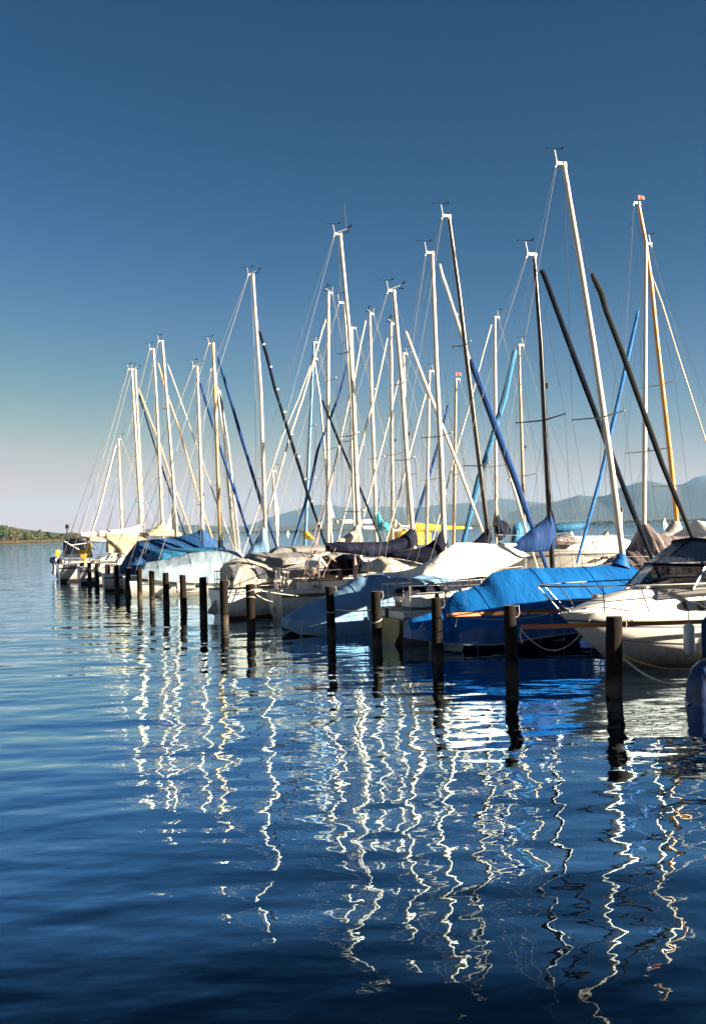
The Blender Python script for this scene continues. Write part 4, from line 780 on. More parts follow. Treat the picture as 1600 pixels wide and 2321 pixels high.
for y in (-1.1, 1.1): fr.tube([B.P(147, 1227, y), B.P(188, 1250, y)], .03, 6); fr.tube([B.P(160, 1236, y), B.P(203, 1230, y)], .03, 6)
fr.build('hood_frame', M['gel'], B.e); pushpit(B, .6, .8)
outboard(B.e, (-.35, -.7, 1.05), 1.0, M['boot']); outboard(B.e, (-.35, .4, 1.05), 1.0, M['navy'])
# ============ second row beyond the jetty, bows towards us (left) ============
def S(px, D, label, xb, xs, beam=2.4, fs=1.0, fb=1.2, ang=22, top='gel', stripe='gel', cat='sailboat', cab=True):
    x = AT(px, 1200, D).x; b = Boat(cat.replace(' ', '_'), (x, D), ang, label, cat)
    hull(b, xs, xb, beam, fs, fb, M[top], M[stripe])
    if cab: cabin(b, lerp(xs, xb, .35), lerp(xs, xb, .75), .45)
    return b
def mast2(b, top, base, m='alu', r=.08, spr=(.5,), **k): return mast(b, top, base, m, r, spr, head=1, **k)
B = S(1340, 44, 'big white yacht with turquoise sail cover and red life ring on its stern rail', -4.6, 5.2, 3.0, 1.75, 1.9, 12); S0 = B
rails(B, -4, 4.6, 6, .6)
cb2 = MB(); x0 = B.P(1290, 1250, -1.0).x; x1 = B.P(1420, 1250, -1.0).x
rows = [[Vector((x, y, z)) for y, z in ((-1.1, 1.7), (-1.0, 2.15), (-.8, 2.3), (0, 2.36), (.8, 2.3), (1.0, 2.15), (1.1, 1.7))] for x in (x0, x0+.3, x1-.1, x1)]; rows[0] = [Vector((p.x-.25, p.y, min(p.z, 1.75))) for p in rows[0]]; rows[3] = [Vector((p.x+.05, p.y, min(p.z, 1.75))) for p in rows[3]]
cb2.grid(rows); co_ = cb2.build('coach_roof', M['gel'], B.e); wq = MB(); a, b, c, d = [B.P(*q, -1.06) for q in ((1354, 1246), (1400, 1246), (1402, 1239), (1364, 1239))]; wq.add([a, b, c, d]+[p+Vector((0, .1, 0)) for p in (a, b, c, d)], [(0, 1, 2, 3), (7, 6, 5, 4), (0, 4, 5, 1), (1, 5, 6, 2), (2, 6, 7, 3), (3, 7, 4, 0)]); wq.build('window', M['glass'], co_, False)
T('sail_cover', [B.P(1254, 1197), B.P(1262, 1198), B.P(1300, 1194), B.P(1328, 1190)], [.1, .19, .17, .13], M['turq'], B.e, 10)
T('cowl_vent', [B.P(1300, 1232, -.4), B.P(1296, 1215, -.4), B.P(1291, 1206, -.4)], [.06, .07, .1], M['gel'], B.e, 8)
sh = MB(); q = [B.P(*p, 0) for p in ((1262, 1212), (1290, 1209), (1272, 1216), (1265, 1222))]; rows = [[B.P(px, interp([(1258, 1216), (1270, 1209), (1290, 1208), (1310, 1220)], px)+abs(k)*7, k*.7) for k in (-1, -.6, -.2, .2, .6, 1)] for px in (1258, 1266, 1274, 1284, 1295)]
sh.grid(rows); sh.build('spray_hood', M['grey2'], B.e)
lr = MB(); c = B.P(1335, 1232, -.7); lr.tube([c+Vector((.24*math.cos(t), 0, .1*math.sin(t))) for t in [2*math.pi*k/16 for k in range(17)]], .055, 6); lr.build('life_ring', M['ored'], B.e)
T('dorade_vent', [B.P(1374, 1222, -.3), B.P(1374, 1212, -.3), B.P(1371, 1208, -.3)], [.09, .09, .14], M['cream'], B.e, 8)
T('bulwark_cover', [B.P(1258, 1226, -.9), B.P(1290, 1228, -.9), B.P(1332, 1233, -.9)], [.18, .2, .06], M['purple'], B.e, 8)
pl = MB(); pl.tube([B.P(1408, 1225), B.P(1407, 1160)], .045, 8); pl.tube([B.P(1407, 1160), B.P(1407, 1151)], [.08, .09], 8, 1); pl.build('stern_light_pole', [M['rope'], M['black']], B.e)
B = S(1459, 38.5, 'sailboat with purple-grey tent cover draped from its tall cream mast', -5.2, 5.4, 2.6, 1.0, 1.2); S1 = B
tent(B, 'boat_cover', [(1368, 1276), (1385, 1262), (1410, 1252), (1430, 1240), (1444, 1218), (1452, 1192), (1459, 1182), (1468, 1190), (1484, 1204), (1500, 1212), (1530, 1216), (1640, 1214)], [(1368, 1290), (1440, 1300), (1640, 1300)], 1.3, 'purple', shoulder=.75, folds=.12, nx=80, ny=14, wtop=.05, endw=(.4, 1), fs=6)
rails(B, -5, 4, 6, .6)
mast2(B, (1463, 553), (1459, 1182), 'alu', .085, (.365,), sprlen=1.3, lamp=.37)
stay(B, [(1446, 703), (1430, 774), (1395, 930), (1360, 1080), (1330, 1190), (1312, 1256)], 'blue', .065, wire_to=(1456, 660))
B = S(1530, 44, 'classic sailboat with curved varnished orange wooden mast and grey cover', 4.6, -4, 2.4); S2 = B
mast(B, (1446, 462), (1531, 1180), 'wood', .1, (.22, .5), pts=[(1519, 1043), (1489, 780), (1475, 642), (1461, 542)], flag=True, vn=False, sprlen=1.1)
bag(B, 'sail_cover', [(1490, 1211), (1506, 1204), (1518, 1190), (1526, 1180), (1538, 1180), (1543, 1200), (1545, 1212)], [(1490, 1222), (1545, 1224)], .3, 'grey2', seed=21)
stay(B, [(1473, 616), (1500, 690), (1533, 797), (1568, 905), (1610, 1035)], 'ecru', .035, wire_to=(1469, 600))
B = S(1640, 40.5, 'sailboat at the right edge with a pointed cream cover', -3.6, 5, 2.4, cab=False)
tent(B, 'boat_cover', [(1545, 1216), (1556, 1206), (1570, 1186), (1578, 1179), (1590, 1182), (1640, 1184)], [(1545, 1232), (1640, 1232)], 1.1, 'white', shoulder=.5, folds=.05, nx=30)
B = S(1186, 47, 'sailboat with slim dark mast and wide bright blue rolled headsail', -6.2, 4, 2.4)
mast2(B, (1176, 783), (1188, 1190), 'alum', .075, (.41,), pts=[(1186, 1131), (1177, 860)], sprlen=1.0, lamp=.54, flag=False)
B.mo.data.materials[0] = M['bronze']
stay(B, [(1167, 792), (1143, 900), (1110, 1010), (1085, 1085), (1051, 1224)], 'turq', .13, wire_to=(1172, 785))
bag(B, 'sail_cover', [(1158, 1232), (1164, 1190), (1172, 1184), (1196, 1182), (1210, 1190)], [(1158, 1238), (1210, 1230)], .18, 'turq', seed=22)
B = S(1124, 49, 'sailboat with slate-blue sail bag bundled at its cream mast', -7.2, 4, 2.4)
mast2(B, (1121, 720), (1124, 1163), 'alu', .08, (.4,), sprlen=1.1)
bag(B, 'sail_cover', [(1119, 1162), (1129, 1162), (1134, 1176), (1150, 1186), (1157, 1200), (1152, 1212)], [(1119, 1222), (1130, 1232), (1145, 1214), (1157, 1210)], .2, 'navy', folds=.07, seed=23)
stay(B, [(1113, 736), (1095, 800), (1077, 868), (1063, 922), (1030, 1035), (991, 1186)], 'ecru', .035, wire_to=(1116, 728), taper=False)
B = S(1028, 54, 'sailboat with brown mast topped by a small red pennant', -5.2, 4, 2.3)
mast2(B, (1033, 860), (1028, 1222), 'bronze', .085, (.48,), flag=True, vn=False, sprlen=.9)
stay(B, [(1015, 918), (1000, 985), (978, 1060), (960, 1120), (943, 1174)], 'bstay', .09, wire_to=(1030, 880))
B = S(966, 51, 'sailboat with slender cream mast between two bigger masts', -5, 4, 2.3)
mast2(B, (973, 842), (966, 1230), 'alu', .075, (.44,), sprlen=1.0)
stay(B, [(965, 892), (948, 952), (930, 1020), (910, 1100), (888, 1180)], 'ecru', .05, wire_to=(971, 860))
B = S(925, 55, 'sailboat with yellow sail cover and yellow tarpaulin in the second row', -6.5, 6, 2.5)
mast2(B, (914, 802), (926, 1188), 'alu', .08, (.42,), sprlen=.9, lamp=.6)
stay(B, [(903, 860), (878, 965), (842, 1100), (812, 1218)], 'ecru', .05, wire_to=(912, 812))
bag(B, 'sail_cover', [(938, 1184), (970, 1187), (1010, 1191), (1062, 1194)], [(938, 1203), (1000, 1202), (1062, 1199)], .2, 'yellow', seed=24)
T('boom', [B.P(890, 1202), B.P(1068, 1197)], .06, M['gel'], B.e)
tent(B, 'boat_cover', [(890, 1206), (900, 1203), (960, 1203), (968, 1206)], [(890, 1236), (968, 1234)], .9, 'yellow', shoulder=.1, nx=20, wtop=.5)
B = S(888, 51.5, 'sailboat with straight cream mast and peach sail bundle', -6.4, 4, 2.4)
mast2(B, (886, 735), (890, 1220), 'alu', .09, (.46,), sprlen=1.0, lamp=.52, anem=True, vflip=-1)
stay(B, [(878, 766), (862, 840), (849, 900), (835, 945), (813, 1036), (790, 1130), (768, 1219)], 'ecru', .05, wire_to=(884, 745), straps=2)
bag(B, 'sail_cover', [(884, 1184), (894, 1168), (902, 1184), (912, 1190), (930, 1192)], [(884, 1200), (930, 1197)], .2, 'ecru', seed=25)
B = S(848, 57, 'sailboat with crumpled light turquoise sail bag on its mast', -7, 5, 2.5)
mast2(B, (838, 712), (851, 1156), 'alu', .1, (.42,), pts=[(846, 1000), (842, 900)], sprlen=1.1, anem=True, vflip=-1)
stay(B, [(829, 726), (817, 780), (804, 852), (790, 914), (750, 1092), (718, 1232)], 'ecru', .055, wire_to=(833, 718))
bag(B, 'sail_cover', [(848, 1152), (856, 1152), (862, 1172), (870, 1182), (886, 1188)], [(848, 1203), (870, 1206), (886, 1196)], .3, 'turq2', folds=.12, seed=26)
T('boom', [B.P(755, 1183), B.P(846, 1182)], .12, M['gel'], B.e); T('lower_boom', [B.P(822, 1196), B.P(1000, 1200)], .1, M['gel'], B.e)
B = S(806, 53, 'sailboat with cream mast just right of a taller mast and blue rolled headsail', -7.6, 4, 2.3)
mast2(B, (797, 744), (807, 1200), 'alu', .08, (.5,), pts=[(803, 1000)], sprlen=.9, vn=False)
stay(B, [(786, 829), (768, 898), (720, 1020), (702, 1110), (680, 1180), (663, 1234)], 'bstay', .065, wire_to=(796, 770))
B = S(743, 52, 'sailboat with straight white mast carrying a small white triangular sail', -6.5, 4, 2.4)
mast2(B, (744, 665), (743, 1222), 'alu', .1, (.43, .68), sprlen=1.1, anem=True, vflip=-1)
stay(B, [(738, 723), (714, 805), (687, 900), (660, 979), (623, 1110), (592, 1206)], 'ecru', .055, wire_to=(742, 690), straps=2)
sj = MB(); a, b, c, d = B.P(747, 1130, .05), B.P(759, 1172, .05), B.P(745, 1176, .05), B.P(741, 1150, .05); sj.add([a, b, c, d]+[p+Vector((0, .04, 0)) for p in (a, b, c, d)], [(0, 1, 2, 3), (7, 6, 5, 4), (0, 4, 5, 1), (1, 5, 6, 2), (2, 6, 7, 3), (3, 7, 4, 0)]); sj.build('storm_sail', M['white'], B.e, False)
B = S(693, 60, 'sailboat with sky blue mast and yellow bag at its foot', -7.5, 4.5, 2.5)
mast2(B, (711, 777), (693, 1200), 'bmast', .1, (.62, .38), pts=[(697, 1085), (706, 900)], sprlen=.9)
bag(B, 'sail_bag', [(687, 1206), (690, 1200), (696, 1202), (704, 1212), (713, 1222)], [(687, 1222), (713, 1224)], .25, 'yellow', folds=.08, seed=27)
stay(B, [(705, 825), (678, 900), (640, 990), (603, 1101), (556, 1240)], 'ecru', .04, wire_to=(709, 800), taper=False)
stay(B, [(697, 1110), (690, 1150), (678, 1190), (664, 1236)], 'turq', .07, taper=False)
B = S(748, 63, 'sailboat whose cream mast leans behind the straight white one', -3, 4, 2.2)
mast2(B, (712, 814), (749, 1200), 'alu', .07, (.5,), pts=[(735, 1010), (725, 900)], sprlen=.7, shr=False)
B = S(628, 66, 'small sailboat with short mast and white strip of sail', -3.6, 3.4, 2.1, .8, 1.0)
mast2(B, (618, 1068), (628, 1224), 'alu', .06, (), sprlen=.6)
T('hoisted_sail', [B.P(621, 1100, .1), B.P(627, 1160, .1), B.P(630, 1215, .1)], [.03, .14, .05], M['white'], B.e, 8)
B = S(277, 82, 'small sailboat at the far left with thin mast and rolled headsail with dark patches', -4.0, 4, 2.3)
mast2(B, (269, 996), (277, 1199), 'alu', .075, (.32,), sprlen=.9)
stay(B, [(264, 1008), (250, 1060), (240, 1100), (224, 1160), (210, 1202)], 'ecru', .08, wire_to=(268, 1000))
# ------------------------------------------------------------------ jetty between the two rows
P0 = Vector((4.2+.919*11.3, 17+.395*11.3, 0)); dv = Vector((-.395, .919, 0)); nv_ = Vector((.919, .395, 0)); e = empty('jetty', P0, math.atan2(dv.y, dv.x), 'long low wooden jetty between the two rows of boats', 'jetty')
jb = MB()
for k in range(330): jb.box((-10+.27*k, 0, .5), (.25, 1.6, .05))
jb.build('deck_boards', M['teak'], e, False); bm = MB(); bm.box((34, -.6, .4), (90, .12, .14)); bm.box((34, .6, .4), (90, .12, .14)); bm.build('bearer', mat('weathered_wood', (.18, .14, .1), .8), e, False)
for k in range(16): T('support', [(-9+5.5*k, .7*(-1)**k, -1.5), (-9+5.5*k, .7*(-1)**k, .48)], .11, MATS['weathered_wood'], e, 10)
# ------------------------------------------------------------------ straps, ropes, fender
def thing(mb, name, mats, label, cat, group=None): return tag(mb.build(name, mats), label, cat, group)
def strap(a, b, label):
    a = Vector(a); b = Vector(b); rows = []
    for i in range(25):
        p = a.lerp(b, i/24)-Vector((0, 0, .05*math.sin(math.pi*i/24))); tw = .05*math.sin(i*.7); rows.append([p+Vector((0, tw*.4, .04)), p+Vector((.0, .012, .04)), p+Vector((0, .012, -.04)), p+Vector((0, -tw*.4, -.04))])
    thing(MB().grid(rows, 0, True), 'mooring_strap', M['orange'], label, 'strap', 'orange mooring straps')
dA = Vector((math.cos(R(24)), math.sin(R(24)), 0))
g, top, r_ = PW[1]; a = AT(1180, 1421, g.y); strap(a, a+Vector((math.cos(R(13)), math.sin(R(13)), 0))*7.5+Vector((0, 0, -.03)), 'wide orange strap running from the second post past the white motorboat')
g, top, r_ = PW[2]; a2 = AT(1012, 1394, g.y); strap(a2, a2+dA*7.2+Vector((0, 0, -.03)), 'orange strap stretched in front of the bright blue cover')
def rope(pts, r, m, label, group='mooring ropes'): return thing(MB().tube(pts, r, 6), 'mooring_rope', M[m], label, 'rope', group)
rope(catenary(AT(1178, 1424, PW[1][0].y), W(B1, 1345, 1388, -.3), .55), .012, 'rope', 'white rope sagging from the second post to the motorboat bow')
rope([AT(1180, 1428, PW[1][0].y), AT(1178, 1440, PW[1][0].y), AT(1183, 1458, PW[1][0].y)], .016, 'rope', 'short white rope end hanging beside the second post')
rope(catenary(AT(1015, 1392, PW[2][0].y), W(B2, 1240, 1392, -1.3), .12), .012, 'rope', 'thin pale rope below the strap on the blue cover')
rope([AT(1036, 1398, PW[2][0].y), AT(1035, 1408, PW[2][0].y), AT(1031, 1420, PW[2][0].y)], .014, 'rope', 'short rope end hanging from the strap right of the third post')
rope(catenary(AT(762, 1381, PW[4][0].y), AT(845, 1382, PW[3][0].y), .04), .02, 'rope', 'white rope stretched between the fourth and fifth posts')
rope(catenary(AT(1408, 1488, PW[0][0].y), (5.75, 16.7, .5), .35), .018, 'rope', 'twisted pale rope from the rightmost post down to the water')
rope(catenary(AT(1408, 1484, PW[0][0].y), (6.4, 17.6, .6), .25), .01, 'yellow', 'thin yellow line behind the twisted rope at the rightmost post')
rope(catenary(AT(687, 1412, 28.4), (G(682, 1446).x, G(682, 1446).y, 0), .0), .018, 'rope', 'white rope end dropping into the water at the light blue stern')
rope(catenary(AT(582, 1337, PW[5][0].y), W(B6, 700, 1353, -1.1), .02), .012, 'rope', 'pale line from the sixth post across the white stern')
rope(catenary(AT(582, 1348, PW[5][0].y), W(B7, 640, 1362, -1), .1), .014, 'rope', 'pale line sagging from the sixth post to the cream tent boat')
rope(catenary(AT(520, 1350, PW[6][0].y), W(B7, 600, 1345, -1), .05), .013, 'rope', 'pale line from the seventh post along the cream tent boat')
rope(catenary(AT(382, 1330, PW[9][0].y), W(B9, 470, 1330, -1.3), .2), .02, 'pinkr', 'pinkish rope coiled over the long low white hull')
for k, (i, z, lab) in enumerate([(4, .74, 'thin white rope ring tied round the fifth post'), (3, .66, 'thin white rope ring tied round the fourth post'), (5, 1.15, 'loose white rope turns near the top of the sixth post'), (5, .95, 'second white rope ring lower on the sixth post'), (17, .9, 'white rope loop round the leftmost post')]):
    g, top, r_ = PW[i]; lean = (top.x-g.x)*z/top.z; mb = MB(); mb.tube([g+Vector((lean+(r_+.012)*math.cos(t), (r_+.012)*math.sin(t), z+.05*math.sin(t+k))) for t in [2*math.pi*j/18 for j in range(19)]], .012, 5); thing(mb, 'rope_ring', M['rope'], lab, 'rope', 'rope rings on posts')
fp = B1.P(1560, 1413, -1.42); fq = B1.P(1562, 1487, -1.42); wf_ = B1.e.matrix_basis
def capsule(mb, a, b, r):
    d = (b-a).normalized(); L = (b-a).length; pts = []; rr = []
    for t, q in ((0, .2), (.02, .55), (.06, .85), (.12, 1), (.5, 1.03), (.84, 1), (.92, .82), (.97, .5), (1, .25)): pts.append(a+d*L*t); rr.append(r*q)
    mb.tube(pts, rr, 14)
Mw = Matrix.Translation(B1.loc) @ Matrix.Rotation(B1.a, 4, 'Z'); a = Mw @ fp; b = Mw @ fq; e = empty('fender', (0, 0, 0), 0, 'long white fender hanging from the white motorboat gunwale', 'fender')
mb = MB(); capsule(mb, a, b, .105); mb.build('fender_body', M['gel'], e); T('lanyard', [a-Vector((0, 0, -.35)), a], .01, M['rope'], e, 5)
for k, (bb, px, y0, y1, yy, lab) in enumerate([(B18, 133, 1287, 1312, -1.3, 'grey-white fender at the farthest left stern'), (B17, 146, 1284, 1313, -1.25, 'slanted pale fender on the dark blue stern'), (B14, 226, 1284, 1308, -1.4, 'white fender on the white hull behind the third post from the left'), (B16, 182, 1282, 1314, -1.35, 'white fender just left of the leftmost post')]):
    Mw = Matrix.Translation(bb.loc) @ Matrix.Rotation(bb.a, 4, 'Z'); a = Mw @ bb.P(px, y0, yy); b = Mw @ bb.P(px+1, y1, yy); mb = MB(); capsule(mb, a, b, .17); thing(mb, 'fender', M['gelg'], lab, 'fender', 'fenders on the far boats')
# yellow cloths drying at the far end
for bb, px, y0, y1, wd_m, lab in ((B17, 203, 1230, 1270, .16, 'narrow yellow cloth hung highest beside the grey hood'), (B17, 191, 1244, 1280, .34, 'bunched yellow oilskins over the stern rail above the leftmost post'), (B18, 131, 1247, 1270, .16, 'small yellow and orange bag on the far left stern rail')):
    a = bb.P(px, y0, -1.0); b = bb.P(px, y1, -1.0); rows = []
    for i in range(13):
        z = lerp(a.z, b.z, i/12); row = []
        for k in range(14):
            t = 2*math.pi*k/14; wq_ = wd_m*(.6+.5*math.sin(i*.45+.3))*(1+.35*noise.noise(Vector((i*.5, k*.9, px)))); row.append(Vector((a.x+wq_*math.cos(t), a.y+wq_*.4*math.sin(t), z+.1*noise.noise(Vector((k*.7, px, 1))))))
        rows.append(row)
    mb = MB(); mb.grid(rows, 0, True); mb.add(rows[0], [tuple(range(14))]); mb.add(rows[-1], [tuple(range(14))[::-1]]); o = mb.build('oilskin', M['yellow']); o.location = bb.loc; o.rotation_euler.z = bb.a; tag(o, lab, 'cloth')
# ------------------------------------------------------------------ far small sailing boats
for px, D, hgt, lab in ((1507, 950, 7.6, 'white-sailed dinghy far out right of the tall cream mast'), (1204, 1500, 9, 'tiny white sail far out between the dark and the blue rigging'), (653, 1400, 6, 'tiny white sail near the far shore left of the blue mast')):
    x = AT(px, 1200, D).x; e = empty('sailing_boat', (x, D, 0), R(20), lab, 'sailboat', 'small boats sailing far out'); mb = MB(); s_ = hgt/7.5
    rows = [[Vector((u*2.6*s_, y*w_*s_, z*s_)) for y, z in ((-1, .6), (-.8, .1), (0, -.2), (.8, .1), (1, .6))] for u, w_ in ((-1, .6), (-.5, .9), (.3, .8), (.8, .35), (1, .02))]; mb.grid(rows); mb.add(rows[0], [tuple(range(5))]); mb.build('hull', M['gel'], e)
    T('mast', [(.3*s_, 0, .4), (.1*s_, 0, hgt)], .05, M['alu'], e, 5)
    sl = MB(); r2 = [[Vector((lerp(.2, -2.2, u*(1-v)**.8)*s_, .25*math.sin(math.pi*u)*(1-v)*s_, lerp(1*s_, hgt*.97, v))) for u in (0, .33, .66, 1)] for v in (0, .25, .5, .75, 1)]; sl.grid(r2); sl.build('mainsail', M['white'], e)
    s2 = MB(); s2.add([(.35*s_, .02, hgt*.8), (2.4*s_, .02, .7*s_), (.5*s_, .3*s_, .8*s_)], [(0, 1, 2)]); s2.build('jib', M['white'], e, False)
# ------------------------------------------------------------------ the two people
def person(loc, rz, joints, edges, radii, label, cloth_parts, head, skin, hair, hairlen=0):
    e = empty('person', loc, rz, label, 'person')
    def skinmesh(name, js, es, m):
        ids = {k: i for i, k in enumerate(js)}; me = bpy.data.meshes.new(name); me.from_pydata([joints[k] for k in js], [(ids[a], ids[b]) for a, b in es], [])
        o = bpy.data.objects.new(name, me); COL.objects.link(o); o.parent = e; md = o.modifiers.new('skin', 'SKIN'); me.materials.append(m)
        for k, i in ids.items(): r = radii[k]; me.skin_vertices[0].data[i].radius = (r[0], r[1]) if isinstance(r, tuple) else (r, r)
        me.skin_vertices[0].data[0].use_root = True; s_ = o.modifiers.new('sub', 'SUBSURF'); s_.levels = 2; s_.render_levels = 2; md.use_smooth_shade = True; return o
    js = list(joints); skinmesh('body', js, edges, skin)
    for nm, js2, m, grow in cloth_parts:
        es2 = [(a, b) for a, b in edges if a in js2 and b in js2]; old = dict(radii)
        for k in js2: r = radii[k]; radii[k] = tuple(q*grow for q in r) if isinstance(r, tuple) else r*grow
        skinmesh(nm, js2, es2, m); radii.update(old)
    hb = MB(); c = Vector(head[0]); f = Vector(head[1]).normalized(); side = f.cross(Vector((0, 0, 1))).normalized(); up = side.cross(f).normalized(); rows = []
    def HP(a, b, c_): return c+side*a+f*b+up*c_
    for i in range(13):
        t = math.pi*i/12; rows.append([HP(.078*math.sin(t)*math.cos(q)*(1-.12*(i > 8)), .098*math.sin(t)*math.sin(q)+(.012 if i > 7 else 0), .118*math.cos(t)) for q in [2*math.pi*k/16 for k in range(16)]])
    hb.grid(rows, 0, True); hb.tube([HP(0, .085, .02), HP(0, .118, -.02), HP(0, .09, -.032)], [.008, .015, .01], 6)
    for s_ in (-1, 1): hb.sphere(HP(s_*.08, -.005, 0), .02, 5); hb.sphere(HP(s_*.03, .088, .015), .011, 5, 1)
    hb.tube([HP(-.024, .092, -.058), HP(.024, .092, -.058)], .005, 4, 2); hb.build('head', [skin, M['black'], M['ored']], e)
    hm_ = MB(); rows = [[HP(.088*math.sin(t)*math.cos(q), .106*math.sin(t)*math.sin(q)-.014, .126*math.cos(t)+.006) for q in [2*math.pi*k/16 for k in range(16)]] for t in [math.pi*.54*i/8 for i in range(9)]]
    hm_.grid(rows, 0, True); hm_.sphere(HP(0, -.055, -.02), .082, 8); hm_.build('hair', hair, e)
    return e
def fingers(j, ed, ra, w, d, side, tag_):
    """five short chains from the palm"""
    w = Vector(w); d = Vector(d).normalized(); side = Vector(side).normalized(); pk = tag_+'palm'; j[pk] = w+d*.06; ra[pk] = (.034, .016); ed.append((tag_+'wr', pk))
    for i, (off, ln) in enumerate(((-.028, .075), (-.01, .085), (.009, .08), (.026, .062))):
        a = tag_+'f%da' % i; b = tag_+'f%db' % i; j[a] = w+d*.095+side*off; j[b] = w+d*(.095+ln)+side*off*1.2+Vector((0, 0, -.02)); ra[a] = .0095; ra[b] = .007; ed += [(pk, a), (a, b)]
    a = tag_+'tha'; b = tag_+'thb'; j[a] = w+d*.05-side*.045; j[b] = w+d*.09-side*.062+Vector((0, 0, -.01)); ra[a] = .011; ra[b] = .009; ed += [(pk, a), (a, b)]
skinm = mat('skin', (.5, .27, .17), .5); hairm = mat('dark_hair', (.03, .02, .015), .6, bump=.5, bscale=40)
def mkbody(lean, hip, face, armL, armR, feet):
    """lean: forward unit vector times how far the shoulders travel; all in the person's frame, x right, y forward"""
    j = {}; ra = {}; ed = []
    hx, hy, hz = hip; F = Vector(face)
    j['pelvis'] = Vector(hip); ra['pelvis'] = (.155, .11); sh = Vector((hx, hy+lean[0], hz+lean[1]))
    j['waist'] = j['pelvis'].lerp(sh, .38)+Vector((0, -.03, .02)); ra['waist'] = (.145, .1); j['chest'] = j['pelvis'].lerp(sh, .78)+Vector((0, -.03, .02)); ra['chest'] = (.175, .12)
    j['neckb'] = sh; ra['neckb'] = (.09, .08); j['neck'] = sh+F*.09; ra['neck'] = .055; ed += [('pelvis', 'waist'), ('waist', 'chest'), ('chest', 'neckb'), ('neckb', 'neck')]
    for s_, nm, arm in ((-1, 'L', armL), (1, 'R', armR)):
        a = nm+'sh'; j[a] = j['chest'].lerp(sh, .6)+Vector((s_*.19, 0, -.01)); ra[a] = .062; ed.append(('chest', a)); j[nm+'el'] = j[a]+Vector(arm[0]); ra[nm+'el'] = .042; j[nm+'wr'] = j[nm+'el']+Vector(arm[1]); ra[nm+'wr'] = .028; ed += [(a, nm+'el'), (nm+'el', nm+'wr')]
        fingers(j, ed, ra, j[nm+'wr'], arm[1], (s_, .2, 0), nm)
        h = nm+'hip'; j[h] = j['pelvis']+Vector((s_*.095, 0, -.09)); ra[h] = .09; kn, an, to = feet[nm]; j[nm+'kn'] = Vector(kn); ra[nm+'kn'] = .062; j[nm+'an'] = Vector(an); ra[nm+'an'] = .042; j[nm+'to'] = Vector(to); ra[nm+'to'] = (.042, .03)
        ed += [('pelvis', h), (h, nm+'kn'), (nm+'kn', nm+'an'), (nm+'an', nm+'to')]
    return j, ed, ra, sh
UP = ['pelvis', 'waist', 'chest', 'neckb', 'Lsh', 'Rsh', 'Lel', 'Rel', 'Lwr', 'Rwr']; LEG = ['pelvis', 'Lhip', 'Rhip', 'Lkn', 'Rkn', 'Lan', 'Ran']; SHOE = [['Lan', 'Lto'], ['Ran', 'Rto']]
Mw6 = Matrix.Translation(B6.loc) @ Matrix.Rotation(B6.a, 4, 'Z')
FL = .98
def place(px, py, y): p = Mw6 @ B6.P(px, py, y); return p
pA = place(712, 1320, -.25); pA.z = FL
ft = {'L': ((-.11, .12, .48), (-.12, .0, .08), (-.13, .14, .03)), 'R': ((.11, .14, .48), (.12, .02, .08), (.14, .16, .03))}
FL = pA.z = .62
j, ed, ra, sh = mkbody((.22, .5), (0, -.05, .84), (0, .8, .5), ((-.12, .12, -.24), (.02, .22, -.1)), ((.14, .14, -.22), (.06, .22, -.12)), ft)
wm_ = mat('white_hoodie', (.8, .78, .72), .85, bump=.4, bscale=5); dk = mat('charcoal_jacket', (.03, .035, .05), .85, bump=.4, bscale=5); tr1 = mat('dark_trousers', (.03, .03, .04), .85); tr2 = mat('faded_pink_trousers', (.45, .27, .24), .85)
pe = person(pA, R(-10), j, ed, ra, 'person in a white hooded top bending forward, seen from behind in the cockpit', [('hooded_top', UP, wm_, 1.22), ('trousers', LEG, tr1, 1.12), ('shoe', SHOE[0], M['black'], 1.15), ('shoe', SHOE[1], M['black'], 1.15)], (sh+Vector((0, .15, .1)), (0, .8, -.6)), skinm, mat('brown_hair', (.16, .07, .03), .6, bump=.5, bscale=40))
hd = MB(); hd.sphere(sh+Vector((0, -.02, .03)), .12, 8, 0, (1.1, .75, .6)); hd.build('hood', wm_, pe)
pB = place(772, 1320, -.2); pB.z = .62
j, ed, ra, sh = mkbody((.5, .38), (0, -.1, .86), (0, .9, .1), ((-.05, .12, -.28), (.02, .14, -.2)), ((.05, .1, -.28), (.0, .16, -.2)), ft)
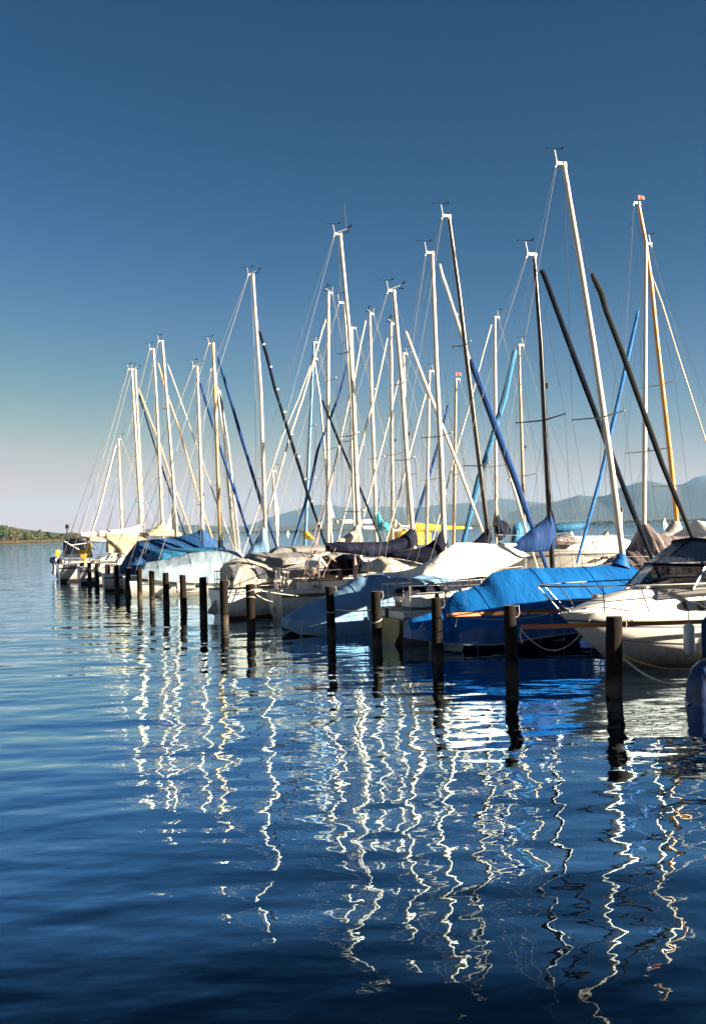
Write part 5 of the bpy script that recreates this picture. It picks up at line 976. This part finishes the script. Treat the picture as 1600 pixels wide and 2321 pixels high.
person(pB, R(78), j, ed, ra, 'person in dark jacket and pinkish trousers stooping under the navy sail cover', [('jacket', UP, dk, 1.2), ('trousers', LEG, tr2, 1.14), ('shoe', SHOE[0], M['black'], 1.15), ('shoe', SHOE[1], M['black'], 1.15)], (sh+Vector((0, .17, -.01)), (0, .75, -.66)), skinm, hairm)
# ------------------------------------------------------------------ fenders between the nearer boats, coiled lines
for k, (bb, x, z0, z1, lab) in enumerate([(B7, 2.2, .95, .45, 'pale fender hanging on the cream tent boat beside the red waterline'), (B7, 4.0, 1.0, .5, 'pale fender further along the cream tent boat'), (B6, 2.6, 1.0, .45, 'pale fender at the cockpit of the boat with the people'), (B9, 2.0, .75, .3, 'pale fender on the long low white hull'), (B9, 4.6, .8, .35, 'pale fender amidships on the long low white hull'), (B3, 2.9, .9, .4, 'pale fender below the white awning')]):
    Mw = Matrix.Translation(bb.loc) @ Matrix.Rotation(bb.a, 4, 'Z'); y = -bb.half(x)-.11; e = empty('fender', (0, 0, 0), 0, lab, 'fender', 'fenders between the boats'); mb = MB(); a = Mw @ Vector((x, y, z0-.1)); b = Mw @ Vector((x+.02, y+.02, z1-.15)); capsule(mb, a, b, .095); mb.build('fender_body', M['gelg'] if k % 2 else M['gel'], e)
    T('lanyard', [Mw @ Vector((x, y+.08, bb.sheer(x)+.03)), a], .009, M['rope'], e, 5)
for k, (bb, x, y, lab) in enumerate([(B6, 1.0, -.85, 'coil of white rope on the side deck behind the people'), (B3, .45, .5, 'coil of white rope on the stern under the awning'), (B7, .5, -.6, 'coil of rope on the stern of the cream tent boat'), (B1, 1.15, .3, 'small coil of rope on the motorboat foredeck')]):
    Mw = Matrix.Translation(bb.loc) @ Matrix.Rotation(bb.a, 4, 'Z'); z = bb.sheer(x)+.05+(.16 if bb is B1 else 0); mb = MB(); mb.tube([Mw @ Vector((x+(.13+.02*math.sin(t*.3))*math.cos(t), y+(.11+.02*math.cos(t*.4))*math.sin(t), z+.004*t)) for t in [.5*j for j in range(60)]], .012, 5); thing(mb, 'rope_coil', M['rope'], lab, 'rope', 'rope coils on decks')
